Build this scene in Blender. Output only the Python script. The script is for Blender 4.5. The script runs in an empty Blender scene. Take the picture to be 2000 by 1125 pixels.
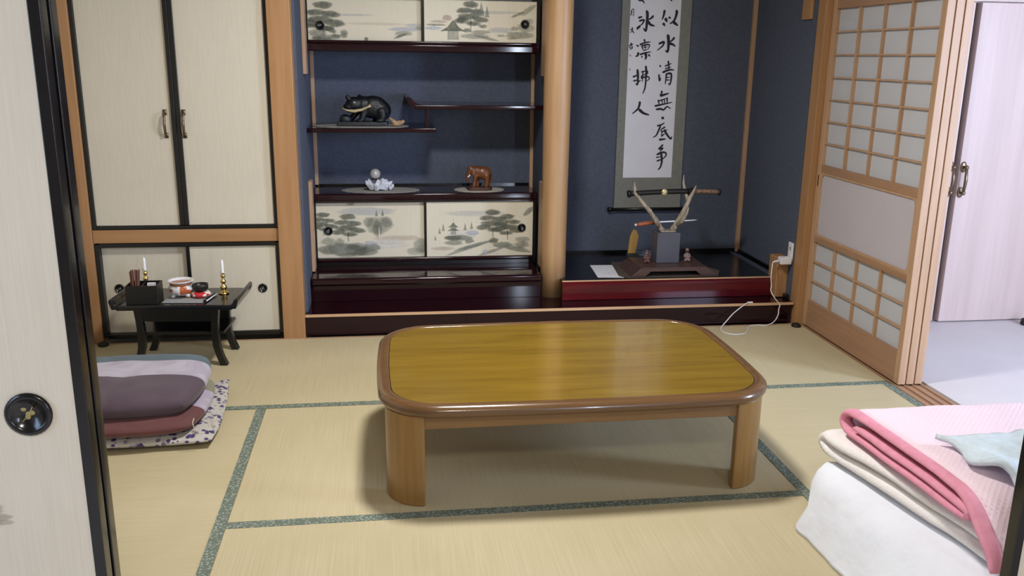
import bpy, math, random
from mathutils import Vector, Matrix, noise
random.seed(7)
C = bpy.context.scene.collection
SC = bpy.context.scene
PI = math.pi

# ------------------------------------------------------------------ camera
def cam_axes(yaw, pitch, roll):
    cy, sy, cp, sp, cr, sr = math.cos(yaw), math.sin(yaw), math.cos(pitch), math.sin(pitch), math.cos(roll), math.sin(roll)
    f = Vector((sy*cp, cy*cp, -sp)); r = Vector((cy, -sy, 0)); u = r.cross(f)
    return r*cr+u*sr, u*cr-r*sr, f
R_, U_, F_ = cam_axes(.140439, .256820, .0131313)
cam = bpy.data.cameras.new('camera'); cam.sensor_width = 36; cam.lens = 1721.2/2000*36
cam.clip_start = .05; cam.clip_end = 60
co = bpy.data.objects.new('camera', cam); C.objects.link(co)
co.matrix_world = Matrix(((R_.x, U_.x, -F_.x, .51594), (R_.y, U_.y, -F_.y, -3.33688), (R_.z, U_.z, -F_.z, 1.34678), (0, 0, 0, 1)))
SC.camera = co

# ------------------------------------------------------------------ light and exposure
SC.view_settings.view_transform = 'Standard'; SC.view_settings.look = 'None'
SC.view_settings.gamma = 1; SC.view_settings.use_curve_mapping = False
SC.view_settings.exposure = 0.0
w = bpy.data.worlds.new('world'); SC.world = w; w.use_nodes = True
w.node_tree.nodes['Background'].inputs[0].default_value = (.75, .83, 1, 1)
w.node_tree.nodes['Background'].inputs[1].default_value = .6
def area(name, loc, look, sx, sy, power, col, disk=False):
    l = bpy.data.lights.new(name, 'AREA'); l.energy = power; l.color = col
    l.shape = 'DISK' if disk else 'RECTANGLE'; l.size = sx
    if not disk: l.size_y = sy
    o = bpy.data.objects.new(name, l); C.objects.link(o); o.location = loc
    o.rotation_euler = (Vector(look)-Vector(loc)).to_track_quat('-Z', 'Y').to_euler()
    return o
area('room_lamp', (.87, -.47, 2.24), (.87, -.47, 0), .30, .30, 51, (1, .985, .96), True)
area('near_room_lamp', (.6, -3.7, 2.30), (.6, -3.7, 0), .4, .4, 34, (1, .97, .92), True)
area('near_room_left_fill', (-1.57, -2.48, 1.25), (1.8, -1.4, .5), .9, 1.3, 26, (.46, .66, 1))  # unseen blue light added to brighten the left side of the bedding
area('near_room_back_fill', (2.20, -5.52, 1.35), (1.6, 0, .8), .13, 1.3, 32, (.72, .82, 1))  # unseen front fill, added; narrow so lacquer edges catch a highlight
area('hall_daylight', (3.9, -3.55, 1.35), (3.7, .8, .7), 1.3, 1.7, 70, (.62, .72, 1))
area('hall_side_daylight', (4.72, -1.7, 1.3), (.6, .9, .8), .9, 1.1, 170, (.58, .72, 1))

# ------------------------------------------------------------------ materials
def nt(name):
    m = bpy.data.materials.new(name); m.use_nodes = True
    t = m.node_tree; return m, t, t.nodes['Principled BSDF']
def ramp(t, fac, cols, pos=None):
    r = t.nodes.new('ShaderNodeValToRGB'); e = r.color_ramp.elements
    pos = pos or [i/(len(cols)-1) for i in range(len(cols))]
    while len(e) < len(cols): e.new(.5)
    for i, c in enumerate(cols): e[i].position = pos[i]; e[i].color = (*c, 1)
    t.links.new(fac, r.inputs[0]); return r.outputs[0]
def coords(t, scale=(1, 1, 1), kind='Object', rot=(0, 0, 0)):
    tc = t.nodes.new('ShaderNodeTexCoord'); mp = t.nodes.new('ShaderNodeMapping')
    mp.inputs['Scale'].default_value = scale; mp.inputs['Rotation'].default_value = rot
    t.links.new(tc.outputs[kind], mp.inputs[0]); return mp.outputs[0]
def nz(t, vec, scale, detail=3, rough=.55, dist=0):
    n = t.nodes.new('ShaderNodeTexNoise'); n.inputs['Scale'].default_value = scale
    n.inputs['Detail'].default_value = detail; n.inputs['Roughness'].default_value = rough
    n.inputs['Distortion'].default_value = dist
    t.links.new(vec, n.inputs['Vector']); return n.outputs['Fac']
def bump(t, b, h, strength, dist=.01):
    n = t.nodes.new('ShaderNodeBump'); n.inputs['Strength'].default_value = strength; n.inputs['Distance'].default_value = dist
    t.links.new(h, n.inputs['Height']); t.links.new(n.outputs[0], b.inputs['Normal'])
def mat(name, cols, rough=.5, scale=(1, 1, 1), ns=5, metal=0, coat=0, bs=0, bd=.005, detail=3, spread=None, dist=0, spec=.5):
    m, t, b = nt(name)
    if isinstance(cols[0], (int, float)): cols = [cols, tuple(c*.93 for c in cols)]
    v = coords(t, scale); f = nz(t, v, ns, detail, dist=dist)
    lo, hi = spread or (.3, .7)
    t.links.new(ramp(t, f, cols, [lo+(hi-lo)*i/(len(cols)-1) for i in range(len(cols))]), b.inputs['Base Color'])
    b.inputs['Roughness'].default_value = rough; b.inputs['Metallic'].default_value = metal
    b.inputs['Coat Weight'].default_value = coat; b.inputs['Coat Roughness'].default_value = .06
    b.inputs['Specular IOR Level'].default_value = spec
    if bs: bump(t, b, f, bs, bd)
    return m
def wood(name, a, c, axis='z', rough=.45, coat=0, k=1.0):
    s = {'x': (.9, 16, 16), 'y': (16, .9, 16), 'z': (16, 16, .9)}[axis]
    return mat(name, [a, tuple((p+q)/2 for p, q in zip(a, c)), c], rough, tuple(v*k for v in s), 2.2, coat=coat, bs=.06, bd=.002, detail=6, dist=.4)
M = {}
M['post'] = wood('honey_post_wood', (.43, .235, .105), (.35, .18, .072), 'z')
M['rail'] = wood('honey_rail_wood', (.43, .235, .105), (.36, .185, .075), 'x')
M['pillar'] = wood('pillar_wood', (.48, .30, .155), (.38, .215, .095), 'z', .38, k=.8)
M['shoji_wood'] = wood('shoji_wood', (.52, .33, .20), (.43, .26, .145), 'z', .5)
M['shoji_rail'] = wood('shoji_rail_wood', (.40, .235, .14), (.33, .185, .105), 'y', .5)
M['strip'] = wood('pale_strip_wood', (.62, .40, .24), (.54, .33, .18), 'x')
M['batten'] = wood('batten_wood', (.50, .32, .20), (.42, .26, .16), 'z')
M['plaster'] = mat('blue_grey_plaster', [(.100, .116, .160), (.083, .096, .133)], .9, ns=60, bs=.25, bd=.002, spec=.1)
M['cream_wall'] = mat('cream_wall_plaster', (.60, .56, .49), .9, ns=30)
M['ceiling'] = mat('ceiling_board', [(.40, .33, .25), (.32, .25, .18)], .7, (14, .8, 1), 2)
M['lacquer'] = mat('wine_lacquer', [(.017, .003, .006), (.011, .002, .0045)], .08, (1.2, 14, 14), 2, coat=.1, spec=.32)
M['lacquer_red'] = mat('red_lacquer', [(.115, .007, .010), (.065, .004, .009)], .13, (1.2, 14, 14), 2, coat=.12, spec=.35)
M['black'] = mat('black_lacquer', [(.006, .006, .0075), (.004, .004, .005)], .2, ns=8, coat=.15)
M['black_matte'] = mat('black_matte_wood', [(.007, .007, .0065), (.0045, .0045, .004)], .32, (2, 14, 14), 3)
M['rubber'] = mat('black_rubber', (.008, .008, .009), .55)
M['brass'] = mat('brass', [(.78, .58, .22), (.66, .46, .15)], .2, ns=20, metal=1)
M['old_brass'] = mat('old_brass', [(.26, .19, .12), (.16, .12, .08)], .35, ns=60, metal=.9)
M['white_plastic'] = mat('white_plastic', (.82, .82, .86), .4)
M['wax'] = mat('white_wax', (.85, .85, .88), .5)
M['paper'] = mat('white_paper', [(.74, .75, .80), (.70, .71, .77)], .85, ns=8)
M['ink'] = mat('black_ink', (.010, .010, .018), .7)
M['red_ink'] = mat('faded_red_ink', (.60, .33, .36), .8)
M['scroll_cloth'] = mat('grey_green_scroll_cloth', [(.225, .23, .205), (.19, .195, .175)], .85, ns=40, bs=.1)
M['antler'] = mat('antler_bone', [(.55, .49, .39), (.36, .31, .24), (.22, .18, .14)], .55, (20, 20, 6), 3)
M['table_wood'] = mat('golden_table_veneer', [(.240, .148, .018), (.208, .124, .014), (.170, .098, .011)], .2, (1.3, 13, 13), 1.6, coat=.35, detail=8, dist=.5)
M['table_rim'] = wood('brown_table_rim', (.155, .080, .032), (.11, .053, .020), 'x', .22, .35)
M['table_leg'] = wood('table_leg_wood', (.29, .165, .052), (.22, .115, .033), 'z', .35, .15, 1.3)
M['table_apron'] = wood('table_apron_wood', (.235, .125, .042), (.175, .088, .028), 'x', .4, .1)
M['hall_wood'] = wood('pale_hall_wood', (.62, .48, .44), (.53, .40, .36), 'z', .45, k=.5)
M['hall_floor'] = mat('pale_hall_floor', [(.70, .66, .66), (.64, .60, .60)], .5, ns=3)
M['brown_stand'] = wood('brown_stand_wood', (.085, .045, .035), (.06, .030, .022), 'x', .4)
M['grey_block'] = mat('slate_grey_block', [(.085, .09, .12), (.07, .075, .10)], .3, ns=12)
M['mat_brown'] = mat('brown_cloth_mat', [(.085, .066, .052), (.055, .042, .033)], .9, ns=70)
M['yellow_wood'] = wood('yellow_tablet_wood', (.47, .29, .085), (.38, .22, .06), 'z')
M['dark_green'] = mat('dark_green_base', (.02, .03, .022), .5)
M['orange_handle'] = mat('orange_handle', [(.42, .13, .04), (.20, .05, .03)], .4, ns=40)
M['steel'] = mat('pale_blade_steel', (.75, .76, .80), .3, metal=.4)
M['wrap'] = mat('sword_handle_wrap', [(.34, .21, .13), (.10, .06, .045)], .7, (30, 60, 60), 2)
M['gold'] = mat('gold_crest', (.78, .66, .36), .4, metal=.3)
M['figure_red'] = mat('figurine_brown_red', [(.16, .06, .055), (.06, .025, .028)], .5, ns=70)
M['figure_pale'] = mat('figurine_pale', [(.34, .24, .22), (.13, .085, .08)], .5, ns=70)
M['bear'] = mat('black_bear_wood', [(.0035, .004, .006), (.007, .008, .012)], .42, (25, 25, 60), 3, bs=.6, bd=.004)
M['bear_base'] = mat('bear_base_wood', [(.022, .024, .028), (.014, .015, .018)], .5, ns=60, bs=.4)
M['fish'] = mat('pale_fish_wood', [(.50, .42, .25), (.36, .28, .14)], .5, ns=50)
M['tan_wood'] = mat('tan_carved_wood', [(.38, .25, .14), (.26, .15, .08)], .6, ns=40)
M['elephant'] = mat('red_brown_elephant_wood', [(.185, .062, .018), (.105, .034, .011)], .4, (8, 30, 30), 3, coat=.1)
M['elephant_base'] = mat('dark_brown_base_wood', [(.085, .032, .018), (.05, .02, .012)], .5, ns=30)
M['lace'] = mat('cream_lace', [(.54, .51, .44), (.34, .32, .27)], .95, ns=160)
M['grey_lace'] = mat('grey_lace', [(.38, .37, .33), (.22, .21, .19)], .95, ns=140)
M['porcelain_grey'] = mat('ash_grey', (.42, .42, .45), .8)
M['grey_cloth'] = mat('grey_cloth', [(.33, .34, .34), (.26, .27, .27)], .9, ns=60)
M['incense'] = mat('brown_incense', [(.20, .085, .06), (.13, .055, .04)], .8, (90, 90, 4), 2)
M['bell'] = mat('dark_bronze_bell', (.022, .020, .020), .4, metal=.3)
M['cord'] = mat('white_cord', (.80, .80, .86), .45)
M['black_void'] = mat('black_rubber_foot', (.01, .01, .011), .5)

def glassy(name, col, rough, trans):
    m, t, b = nt(name); b.inputs['Base Color'].default_value = (*col, 1)
    b.inputs['Transmission Weight'].default_value = trans; b.inputs['Roughness'].default_value = rough; b.inputs['IOR'].default_value = 1.5
    f = nz(t, coords(t), 60, 4); bump(t, b, f, .5, .003); return m
M['crystal'] = glassy('clear_crystal', (.80, .77, .74), .05, .62)
M['quartz'] = glassy('frosted_quartz', (.86, .88, .96), .14, .30)

def shoji_paper(name, col, tr=.55):
    m, t, b = nt(name); t.nodes.remove(b)
    d = t.nodes.new('ShaderNodeBsdfDiffuse'); l = t.nodes.new('ShaderNodeBsdfTranslucent'); x = t.nodes.new('ShaderNodeMixShader')
    f = ramp(t, nz(t, coords(t), 9, 4), [col, tuple(c*.95 for c in col)])
    t.links.new(f, d.inputs[0]); t.links.new(f, l.inputs[0]); x.inputs[0].default_value = tr
    t.links.new(d.outputs[0], x.inputs[1]); t.links.new(l.outputs[0], x.inputs[2])
    t.links.new(x.outputs[0], t.nodes['Material Output'].inputs[0]); return m
M['shoji_paper'] = shoji_paper('shoji_paper', (.86, .87, .89))
M['frosted'] = shoji_paper('frosted_glass', (.80, .76, .80), .45)

def fusuma_paper(name, col, col2, weave=300):
    m, t, b = nt(name)
    f = nz(t, coords(t, (weave, weave, 9)), 1, 2); g = nz(t, coords(t), 1.4, 3)
    c1 = ramp(t, f, [col, col2], [.3, .75])
    mx = t.nodes.new('ShaderNodeMix'); mx.data_type = 'RGBA'; mx.blend_type = 'MULTIPLY'; mx.inputs['Factor'].default_value = 1
    t.links.new(c1, mx.inputs['A']); t.links.new(ramp(t, g, [(1, 1, 1), (.94, .93, .92)], [.35, .65]), mx.inputs['B'])
    t.links.new(mx.outputs['Result'], b.inputs['Base Color'])
    b.inputs['Roughness'].default_value = .85; b.inputs['Specular IOR Level'].default_value = .15
    return m
M['fusuma'] = fusuma_paper('cream_fusuma_paper', (.66, .61, .50), (.60, .55, .44))
M['fusuma_near'] = fusuma_paper('pale_fusuma_paper', (.70, .635, .53), (.65, .585, .475))
M['art_paper'] = fusuma_paper('painted_panel_paper', (.70, .65, .52), (.65, .60, .47), 400)

def wash(name, col):
    m, t, b = nt(name)
    a = t.nodes.new('ShaderNodeVertexColor'); a.layer_name = 'ink'
    sep = t.nodes.new('ShaderNodeSeparateColor'); t.links.new(a.outputs[0], sep.inputs[0])
    n = nz(t, coords(t), 60, 3, .6)
    r = ramp(t, n, [(.72, .72, .72), (1, 1, 1)], [.35, .65])
    mu = t.nodes.new('ShaderNodeMath'); mu.operation = 'MULTIPLY'
    t.links.new(sep.outputs[0], mu.inputs[0]); t.links.new(r, mu.inputs[1])
    b.inputs['Base Color'].default_value = (*col, 1); b.inputs['Roughness'].default_value = .9; b.inputs['Specular IOR Level'].default_value = .1
    t.links.new(mu.outputs[0], b.inputs['Alpha']); return m
M['wash_pine'] = wash('wash_pine', (.135, .15, .115))
M['wash_grey'] = wash('wash_grey', (.25, .265, .22))
M['wash_blue'] = wash('wash_blue', (.50, .53, .58))
M['wash_white'] = wash('wash_white', (.78, .77, .72))
M['wash_rose'] = wash('wash_rose', (.50, .38, .33))

def tatami(name, axis):
    m, t, b = nt(name)
    s = (3, 260, 1) if axis == 'x' else (260, 3, 1)
    fine = nz(t, coords(t, s), 1, 2); wide = nz(t, coords(t), 2.3, 4)
    c1 = ramp(t, fine, [(.56, .485, .315), (.50, .425, .265)], [.3, .7])
    mx = t.nodes.new('ShaderNodeMix'); mx.data_type = 'RGBA'; mx.blend_type = 'MULTIPLY'; mx.inputs['Factor'].default_value = 1
    t.links.new(c1, mx.inputs['A']); t.links.new(ramp(t, wide, [(1, 1, 1), (.93, .93, .90)], [.35, .65]), mx.inputs['B'])
    t.links.new(mx.outputs['Result'], b.inputs['Base Color'])
    b.inputs['Roughness'].default_value = .62; b.inputs['Specular IOR Level'].default_value = .25
    bump(t, b, fine, .25, .002); return m
M['tatami_x'] = tatami('tatami_rush_across', 'x'); M['tatami_y'] = tatami('tatami_rush_along', 'y')
def heri():
    m, t, b = nt('tatami_edge_cloth')
    v = t.nodes.new('ShaderNodeTexVoronoi'); v.inputs['Scale'].default_value = 105; v.feature = 'F1'
    t.links.new(coords(t), v.inputs['Vector'])
    t.links.new(ramp(t, v.outputs['Distance'], [(.34, .37, .33), (.165, .20, .155), (.125, .155, .12)], [.18, .42, .6]), b.inputs['Base Color'])
    b.inputs['Roughness'].default_value = .8; return m
M['heri'] = heri()

def bands(name, cols, pos, tilt=.0, soft=.0, weave=260):
    m, t, b = nt(name)
    tc = t.nodes.new('ShaderNodeTexCoord'); sp = t.nodes.new('ShaderNodeSeparateXYZ'); t.links.new(tc.outputs['Object'], sp.inputs[0])
    ma = t.nodes.new('ShaderNodeMath'); ma.operation = 'MULTIPLY_ADD'; ma.inputs[1].default_value = 1.6; ma.inputs[2].default_value = .5
    t.links.new(sp.outputs['Y'], ma.inputs[0])
    r = t.nodes.new('ShaderNodeValToRGB'); r.color_ramp.interpolation = 'CONSTANT'; e = r.color_ramp.elements
    while len(e) < len(cols): e.new(.5)
    for i, c in enumerate(cols): e[i].position = pos[i]; e[i].color = (*c, 1)
    t.links.new(ma.outputs[0], r.inputs[0])
    n = nz(t, coords(t, (1, 1, 1)), 7, 3, dist=1.2)
    mx = t.nodes.new('ShaderNodeMix'); mx.data_type = 'RGBA'; mx.blend_type = 'MULTIPLY'; mx.inputs['Factor'].default_value = 1
    t.links.new(r.outputs[0], mx.inputs['A']); t.links.new(ramp(t, n, [(1, 1, 1), (.84, .80, .82)], [.42, .6]), mx.inputs['B'])
    t.links.new(mx.outputs['Result'], b.inputs['Base Color'])
    b.inputs['Roughness'].default_value = .8; b.inputs['Sheen Weight'].default_value = .15
    bump(t, b, nz(t, coords(t, (weave, weave, weave)), 1, 1), .15, .001); return m
M['cushion_top'] = bands('patchwork_cushion', [(.085, .055, .075), (.44, .41, .48), (.075, .125, .15)], [0, .44, .70])
M['cushion_mid'] = bands('maroon_cushion', [(.135, .045, .045), (.46, .42, .52), (.24, .24, .16)], [0, .35, .62])
def floral():
    m, t, b = nt('floral_cushion_cloth')
    v = t.nodes.new('ShaderNodeTexVoronoi'); v.inputs['Scale'].default_value = 48; t.links.new(coords(t), v.inputs['Vector'])
    a = ramp(t, v.outputs['Distance'], [(.05, .03, .13), (.11, .085, .17), (.48, .455, .42), (.50, .475, .43)], [.26, .40, .46, 1])
    n = ramp(t, nz(t, coords(t), 11, 3), [(0, 0, 0), (1, 1, 1)], [.55, .66])
    mx = t.nodes.new('ShaderNodeMix'); mx.data_type = 'RGBA'; t.links.new(n, mx.inputs['Factor'])
    mx.inputs['B'].default_value = (.47, .44, .40, 1); t.links.new(a, mx.inputs['A']); t.links.new(mx.outputs['Result'], b.inputs['Base Color'])
    b.inputs['Roughness'].default_value = .8; return m
M['floral'] = floral()
M['tassel'] = mat('cream_thread', (.66, .60, .50), .9)
M['sheet'] = mat('white_sheet_cotton', [(.80, .82, .87), (.76, .78, .84)], .85, ns=9, bs=.5, bd=.02)
M['cream_blanket'] = mat('cream_fleece', [(.86, .82, .79), (.80, .76, .72)], .95, ns=120, bs=.5, bd=.004)
def dots(name, base, dot, scale, rough=.95):
    m, t, b = nt(name)
    v = t.nodes.new('ShaderNodeTexVoronoi'); v.inputs['Scale'].default_value = scale; v.inputs['Randomness'].default_value = .1
    t.links.new(coords(t, (1, 1, .2), rot=(0, 0, .78)), v.inputs['Vector'])
    t.links.new(ramp(t, v.outputs['Distance'], [dot, base, base], [.12, .35, 1]), b.inputs['Base Color'])
    b.inputs['Roughness'].default_value = rough
    bump(t, b, v.outputs['Distance'], .5, .004); return m
M['pink'] = dots('pink_quilted_towelling', (.88, .70, .77), (.80, .54, .62), 85)
M['pink_hem'] = mat('rose_pink_hem', [(.78, .33, .42), (.70, .27, .36)], .85, ns=40)
M['mint'] = mat('pale_mint_towelling', [(.64, .72, .75), (.56, .65, .68)], .95, ns=60, bs=.4, bd=.006)
M['burner'] = None
def burner_mat():
    m, t, b = nt('painted_porcelain')
    v = t.nodes.new('ShaderNodeTexVoronoi'); v.inputs['Scale'].default_value = 30; t.links.new(coords(t), v.inputs['Vector'])
    n = nz(t, coords(t), 26, 1)
    a = ramp(t, n, [(.30, .33, .32), (.36, .38, .36), (.70, .69, .70), (.72, .71, .72), (.45, .10, .03)], [.30, .40, .44, .56, .60])
    t.links.new(a, b.inputs['Base Color']); b.inputs['Roughness'].default_value = .2; return m
M['burner'] = burner_mat()
M['burner_band'] = mat('orange_glaze', (.36, .14, .06), .25)
M['porcelain_white'] = mat('white_glaze', (.74, .74, .77), .2)
def bellcush():
    m, t, b = nt('red_white_cushion_cloth')
    w_ = t.nodes.new('ShaderNodeTexChecker'); w_.inputs['Scale'].default_value = 26
    w_.inputs['Color1'].default_value = (.50, .018, .03, 1); w_.inputs['Color2'].default_value = (.72, .66, .56, 1)
    t.links.new(coords(t, rot=(0, 0, .78)), w_.inputs['Vector']); t.links.new(w_.outputs[0], b.inputs['Base Color'])
    b.inputs['Roughness'].default_value = .7; return m
M['bell_cushion'] = bellcush()

# ------------------------------------------------------------------ mesh helpers
class MB:
    def __init__(s): s.v = []; s.f = []; s.m = []; s.a = {}
    def add(s, vs, fs, m=0):
        o = len(s.v); s.v += [Vector(p) for p in vs]; s.f += [[i+o for i in f] for f in fs]; s.m += [m]*len(fs); return s
    def box(s, x0, x1, y0, y1, z0, z1, m=0):
        return s.add([(x, y, z) for z in (z0, z1) for x, y in ((x0, y0), (x1, y0), (x1, y1), (x0, y1))],
                     [[3, 2, 1, 0], [4, 5, 6, 7], [0, 1, 5, 4], [1, 2, 6, 5], [2, 3, 7, 6], [3, 0, 4, 7]], m)
    def prism(s, pts, axis, a, b, m=0):       # outline in the two other axes, extruded along axis
        def P(u, v, t): return {'x': (t, u, v), 'y': (u, t, v), 'z': (u, v, t)}[axis]
        n = len(pts)
        return s.add([P(u, v, a) for u, v in pts]+[P(u, v, b) for u, v in pts],
                     [list(range(n))[::-1], list(range(n, 2*n))]+[[i, (i+1) % n, n+(i+1) % n, n+i] for i in range(n)], m)
    def tube(s, pts, rad, n=10, m=0, flat=1.0):
        pts = [Vector(p) for p in pts]; k = len(pts)
        if isinstance(rad, (int, float)): rad = [rad]*k
        vs = []; fs = []; prev = None
        for i, p in enumerate(pts):
            d = (pts[min(i+1, k-1)]-pts[max(i-1, 0)]).normalized()
            if prev is None:
                a = Vector((0, 0, 1)) if abs(d.z) < .9 else Vector((1, 0, 0)); u = d.cross(a).normalized()
            else: u = (prev-d*prev.dot(d)).normalized()
            prev = u; v = d.cross(u)
            vs += [p+(u*math.cos(2*PI*j/n)+v*math.sin(2*PI*j/n)*flat)*rad[i] for j in range(n)]
        for i in range(k-1):
            for j in range(n): fs.append([i*n+j, i*n+(j+1) % n, (i+1)*n+(j+1) % n, (i+1)*n+j])
        fs += [list(range(n))[::-1], list(range((k-1)*n, k*n))]
        return s.add(vs, fs, m)
    def lathe(s, prof, c=(0, 0, 0), n=28, m=0):
        vs = []; fs = []; k = len(prof)
        for r, z in prof: vs += [(c[0]+r*math.cos(2*PI*j/n), c[1]+r*math.sin(2*PI*j/n), c[2]+z) for j in range(n)]
        for i in range(k-1):
            for j in range(n): fs.append([i*n+j, i*n+(j+1) % n, (i+1)*n+(j+1) % n, (i+1)*n+j])
        fs += [list(range(n))[::-1], list(range((k-1)*n, k*n))]
        return s.add(vs, fs, m)
    def ell(s, c, r, n=16, k=10, m=0, rot=None):
        vs = []; fs = []
        for i in range(k+1):
            th = PI*i/k
            for j in range(n):
                p = Vector((r[0]*math.sin(th)*math.cos(2*PI*j/n), r[1]*math.sin(th)*math.sin(2*PI*j/n), r[2]*math.cos(th)))
                if rot: p = rot @ p
                vs.append(p+Vector(c))
        for i in range(k):
            for j in range(n): fs.append([i*n+j, (i+1)*n+j, (i+1)*n+(j+1) % n, i*n+(j+1) % n])
        return s.add(vs, fs, m)
    def build(s, name, mats, parent=None, bevel=0, smooth=False, seg=2, ang=.6):
        if not isinstance(mats, (list, tuple)): mats = [mats]
        xs, ys, zs = zip(*[tuple(p) for p in s.v])
        o0 = Vector(((min(xs)+max(xs))/2, (min(ys)+max(ys))/2, min(zs)))
        me = bpy.data.meshes.new(name); me.from_pydata([tuple(p-o0) for p in s.v], [], s.f)
        for mm in mats: me.materials.append(M[mm] if isinstance(mm, str) else mm)
        for p, i in zip(me.polygons, s.m): p.material_index = i; p.use_smooth = smooth
        if s.a:
            at = me.color_attributes.new('ink', 'FLOAT_COLOR', 'POINT')
            for i, d in enumerate(at.data): q = s.a.get(i, 0); d.color = (q, q, q, 1)
        me.validate(); me.update()
        o = bpy.data.objects.new(name, me); C.objects.link(o)
        pw = Vector((0, 0, 0)); q = parent
        while q: pw += q.location; q = q.parent
        o.parent = parent; o.location = o0-pw
        if bevel:
            b = o.modifiers.new('bevel', 'BEVEL'); b.width = bevel; b.segments = seg; b.limit_method = 'ANGLE'; b.angle_limit = ang; b.harden_normals = False
            for p in me.polygons: p.use_smooth = True
            we = o.modifiers.new('wn', 'WEIGHTED_NORMAL'); we.keep_sharp = True
        return o
def bx(*a): return MB().box(*a)
def thing(name, label, cat, loc, group=None):
    o = bpy.data.objects.new(name, None); o.empty_display_size = .05; C.objects.link(o); o.location = loc
    o['label'] = label; o['category'] = cat
    if group: o['group'] = group
    return o
def tag(o, label, cat, group=None):
    o['label'] = label; o['category'] = cat
    if group: o['group'] = group
    return o
def struct(o, label=None):
    o['kind'] = 'structure'
    if label: o['label'] = label
    return o
def sroot(name, loc, label=None):
    o = bpy.data.objects.new(name, None); C.objects.link(o); o.location = loc; o['kind'] = 'structure'
    if label: o['label'] = label
    return o

# ------------------------------------------------------------------ room shell
TOP = 2.42
struct(bx(-1.05, 2.66, -1.9, 1.75, -.16, -.052).build('floor', 'tatami_x'))
struct(bx(2.80, 4.75, -3.7, .95, -.12, 0).build('floor_hall', 'hall_floor'))
struct(bx(-1.6, 2.80, -5.7, -1.90, -.12, 0).build('floor_near', 'hall_floor'))
struct(bx(-1.7, 4.9, -5.8, 1.9, TOP, TOP+.06).build('ceiling', 'ceiling'))
struct(bx(-1.02, -.945, -1.9, 1.8, 0, TOP).build('wall_left', 'cream_wall'))
struct(bx(.10, 2.72, 1.70, 1.78, -.05, TOP).build('wall_back', 'plaster'))
struct(bx(2.62, 2.66, .955, 1.70, -.05, TOP).build('wall_right', 'plaster'))
struct(bx(.075, .105, .96, 1.70, -.05, TOP).build('wall_alcove_left', 'plaster'))
struct(bx(1.338, 1.40, 1.20, 1.70, 0, TOP).build('wall_alcove_middle', 'plaster'))
struct(bx(-.945, .075, 1.62, 1.70, 0, TOP).build('wall_closet_back', 'cream_wall'))
struct(bx(-1.02, 2.8, -1.90, -1.77, 1.74, TOP).build('wall_over_door', 'cream_wall'))
struct(bx(-1.7, -1.6, -5.8, -1.77, 0, TOP).build('wall_near_left', 'cream_wall'))
wf = MB().box(-1.6, -1.585, -2.98, -2.93, .55, 1.95).box(-1.6, -1.585, -2.03, -1.98, .55, 1.95).box(-1.6, -1.585, -2.93, -2.03, .55, .60).box(-1.6, -1.585, -2.93, -2.03, 1.90, 1.95)
struct(wf.build('fill_window_3', 'rail'))  # unseen frame added around the left fill light
struct(bx(-1.6, -1.02, -1.90, -1.78, 0, TOP).build('wall_near_front', 'cream_wall'))
nb = MB(); nb.box(-1.7, 1.95, -5.8, -5.7, 0, TOP).box(2.55, 2.86, -5.8, -5.7, 0, TOP).box(1.95, 2.55, -5.8, -5.7, 0, .65).box(1.95, 2.55, -5.8, -5.7, 2.05, TOP)
struct(nb.build('wall_near_back', 'cream_wall'))
wf = MB(); wf.box(1.95, 2.0, -5.8, -5.66, .65, 2.05).box(2.5, 2.55, -5.8, -5.66, .65, 2.05).box(2.0, 2.5, -5.8, -5.66, .65, .70).box(2.0, 2.5, -5.8, -5.66, 2.0, 2.05)
struct(wf.build('fill_window_1', 'rail'))  # unseen frame added to house the back fill light
struct(bx(2.76, 2.86, -5.7, -1.90, 0, TOP).build('wall_near_right', 'cream_wall'))
struct(bx(2.645, 2.80, -1.77, .96, 1.72, TOP).build('wall_over_shoji', 'cream_wall'))
struct(bx(4.75, 4.85, -3.8, .95, 0, TOP).build('wall_hall_right', 'cream_wall'))
wf = MB().box(4.725, 4.75, -2.35, -2.27, .68, 1.92).box(4.725, 4.75, -1.13, -1.05, .68, 1.92).box(4.725, 4.75, -2.27, -1.13, .68, .74).box(4.725, 4.75, -2.27, -1.13, 1.86, 1.92)
struct(wf.build('window_4', 'rail'))
hb = MB(); hb.box(2.86, 3.15, -3.8, -3.7, 0, TOP).box(4.65, 4.85, -3.8, -3.7, 0, TOP).box(3.15, 4.65, -3.8, -3.7, 0, .4).box(3.15, 4.65, -3.8, -3.7, 2.3, TOP)
struct(hb.build('wall_hall_front', 'cream_wall'))
wf = MB(); wf.box(3.15, 3.21, -3.8, -3.66, .4, 2.3).box(4.59, 4.65, -3.8, -3.66, .4, 2.3).box(3.21, 4.59, -3.8, -3.66, .4, .46).box(3.21, 4.59, -3.8, -3.66, 2.24, 2.3)
struct(wf.build('window_2', 'rail'))
struct(bx(2.66, 4.85, .95, 1.02, 0, TOP).build('wall_hall_back', 'cream_wall'))

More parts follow.
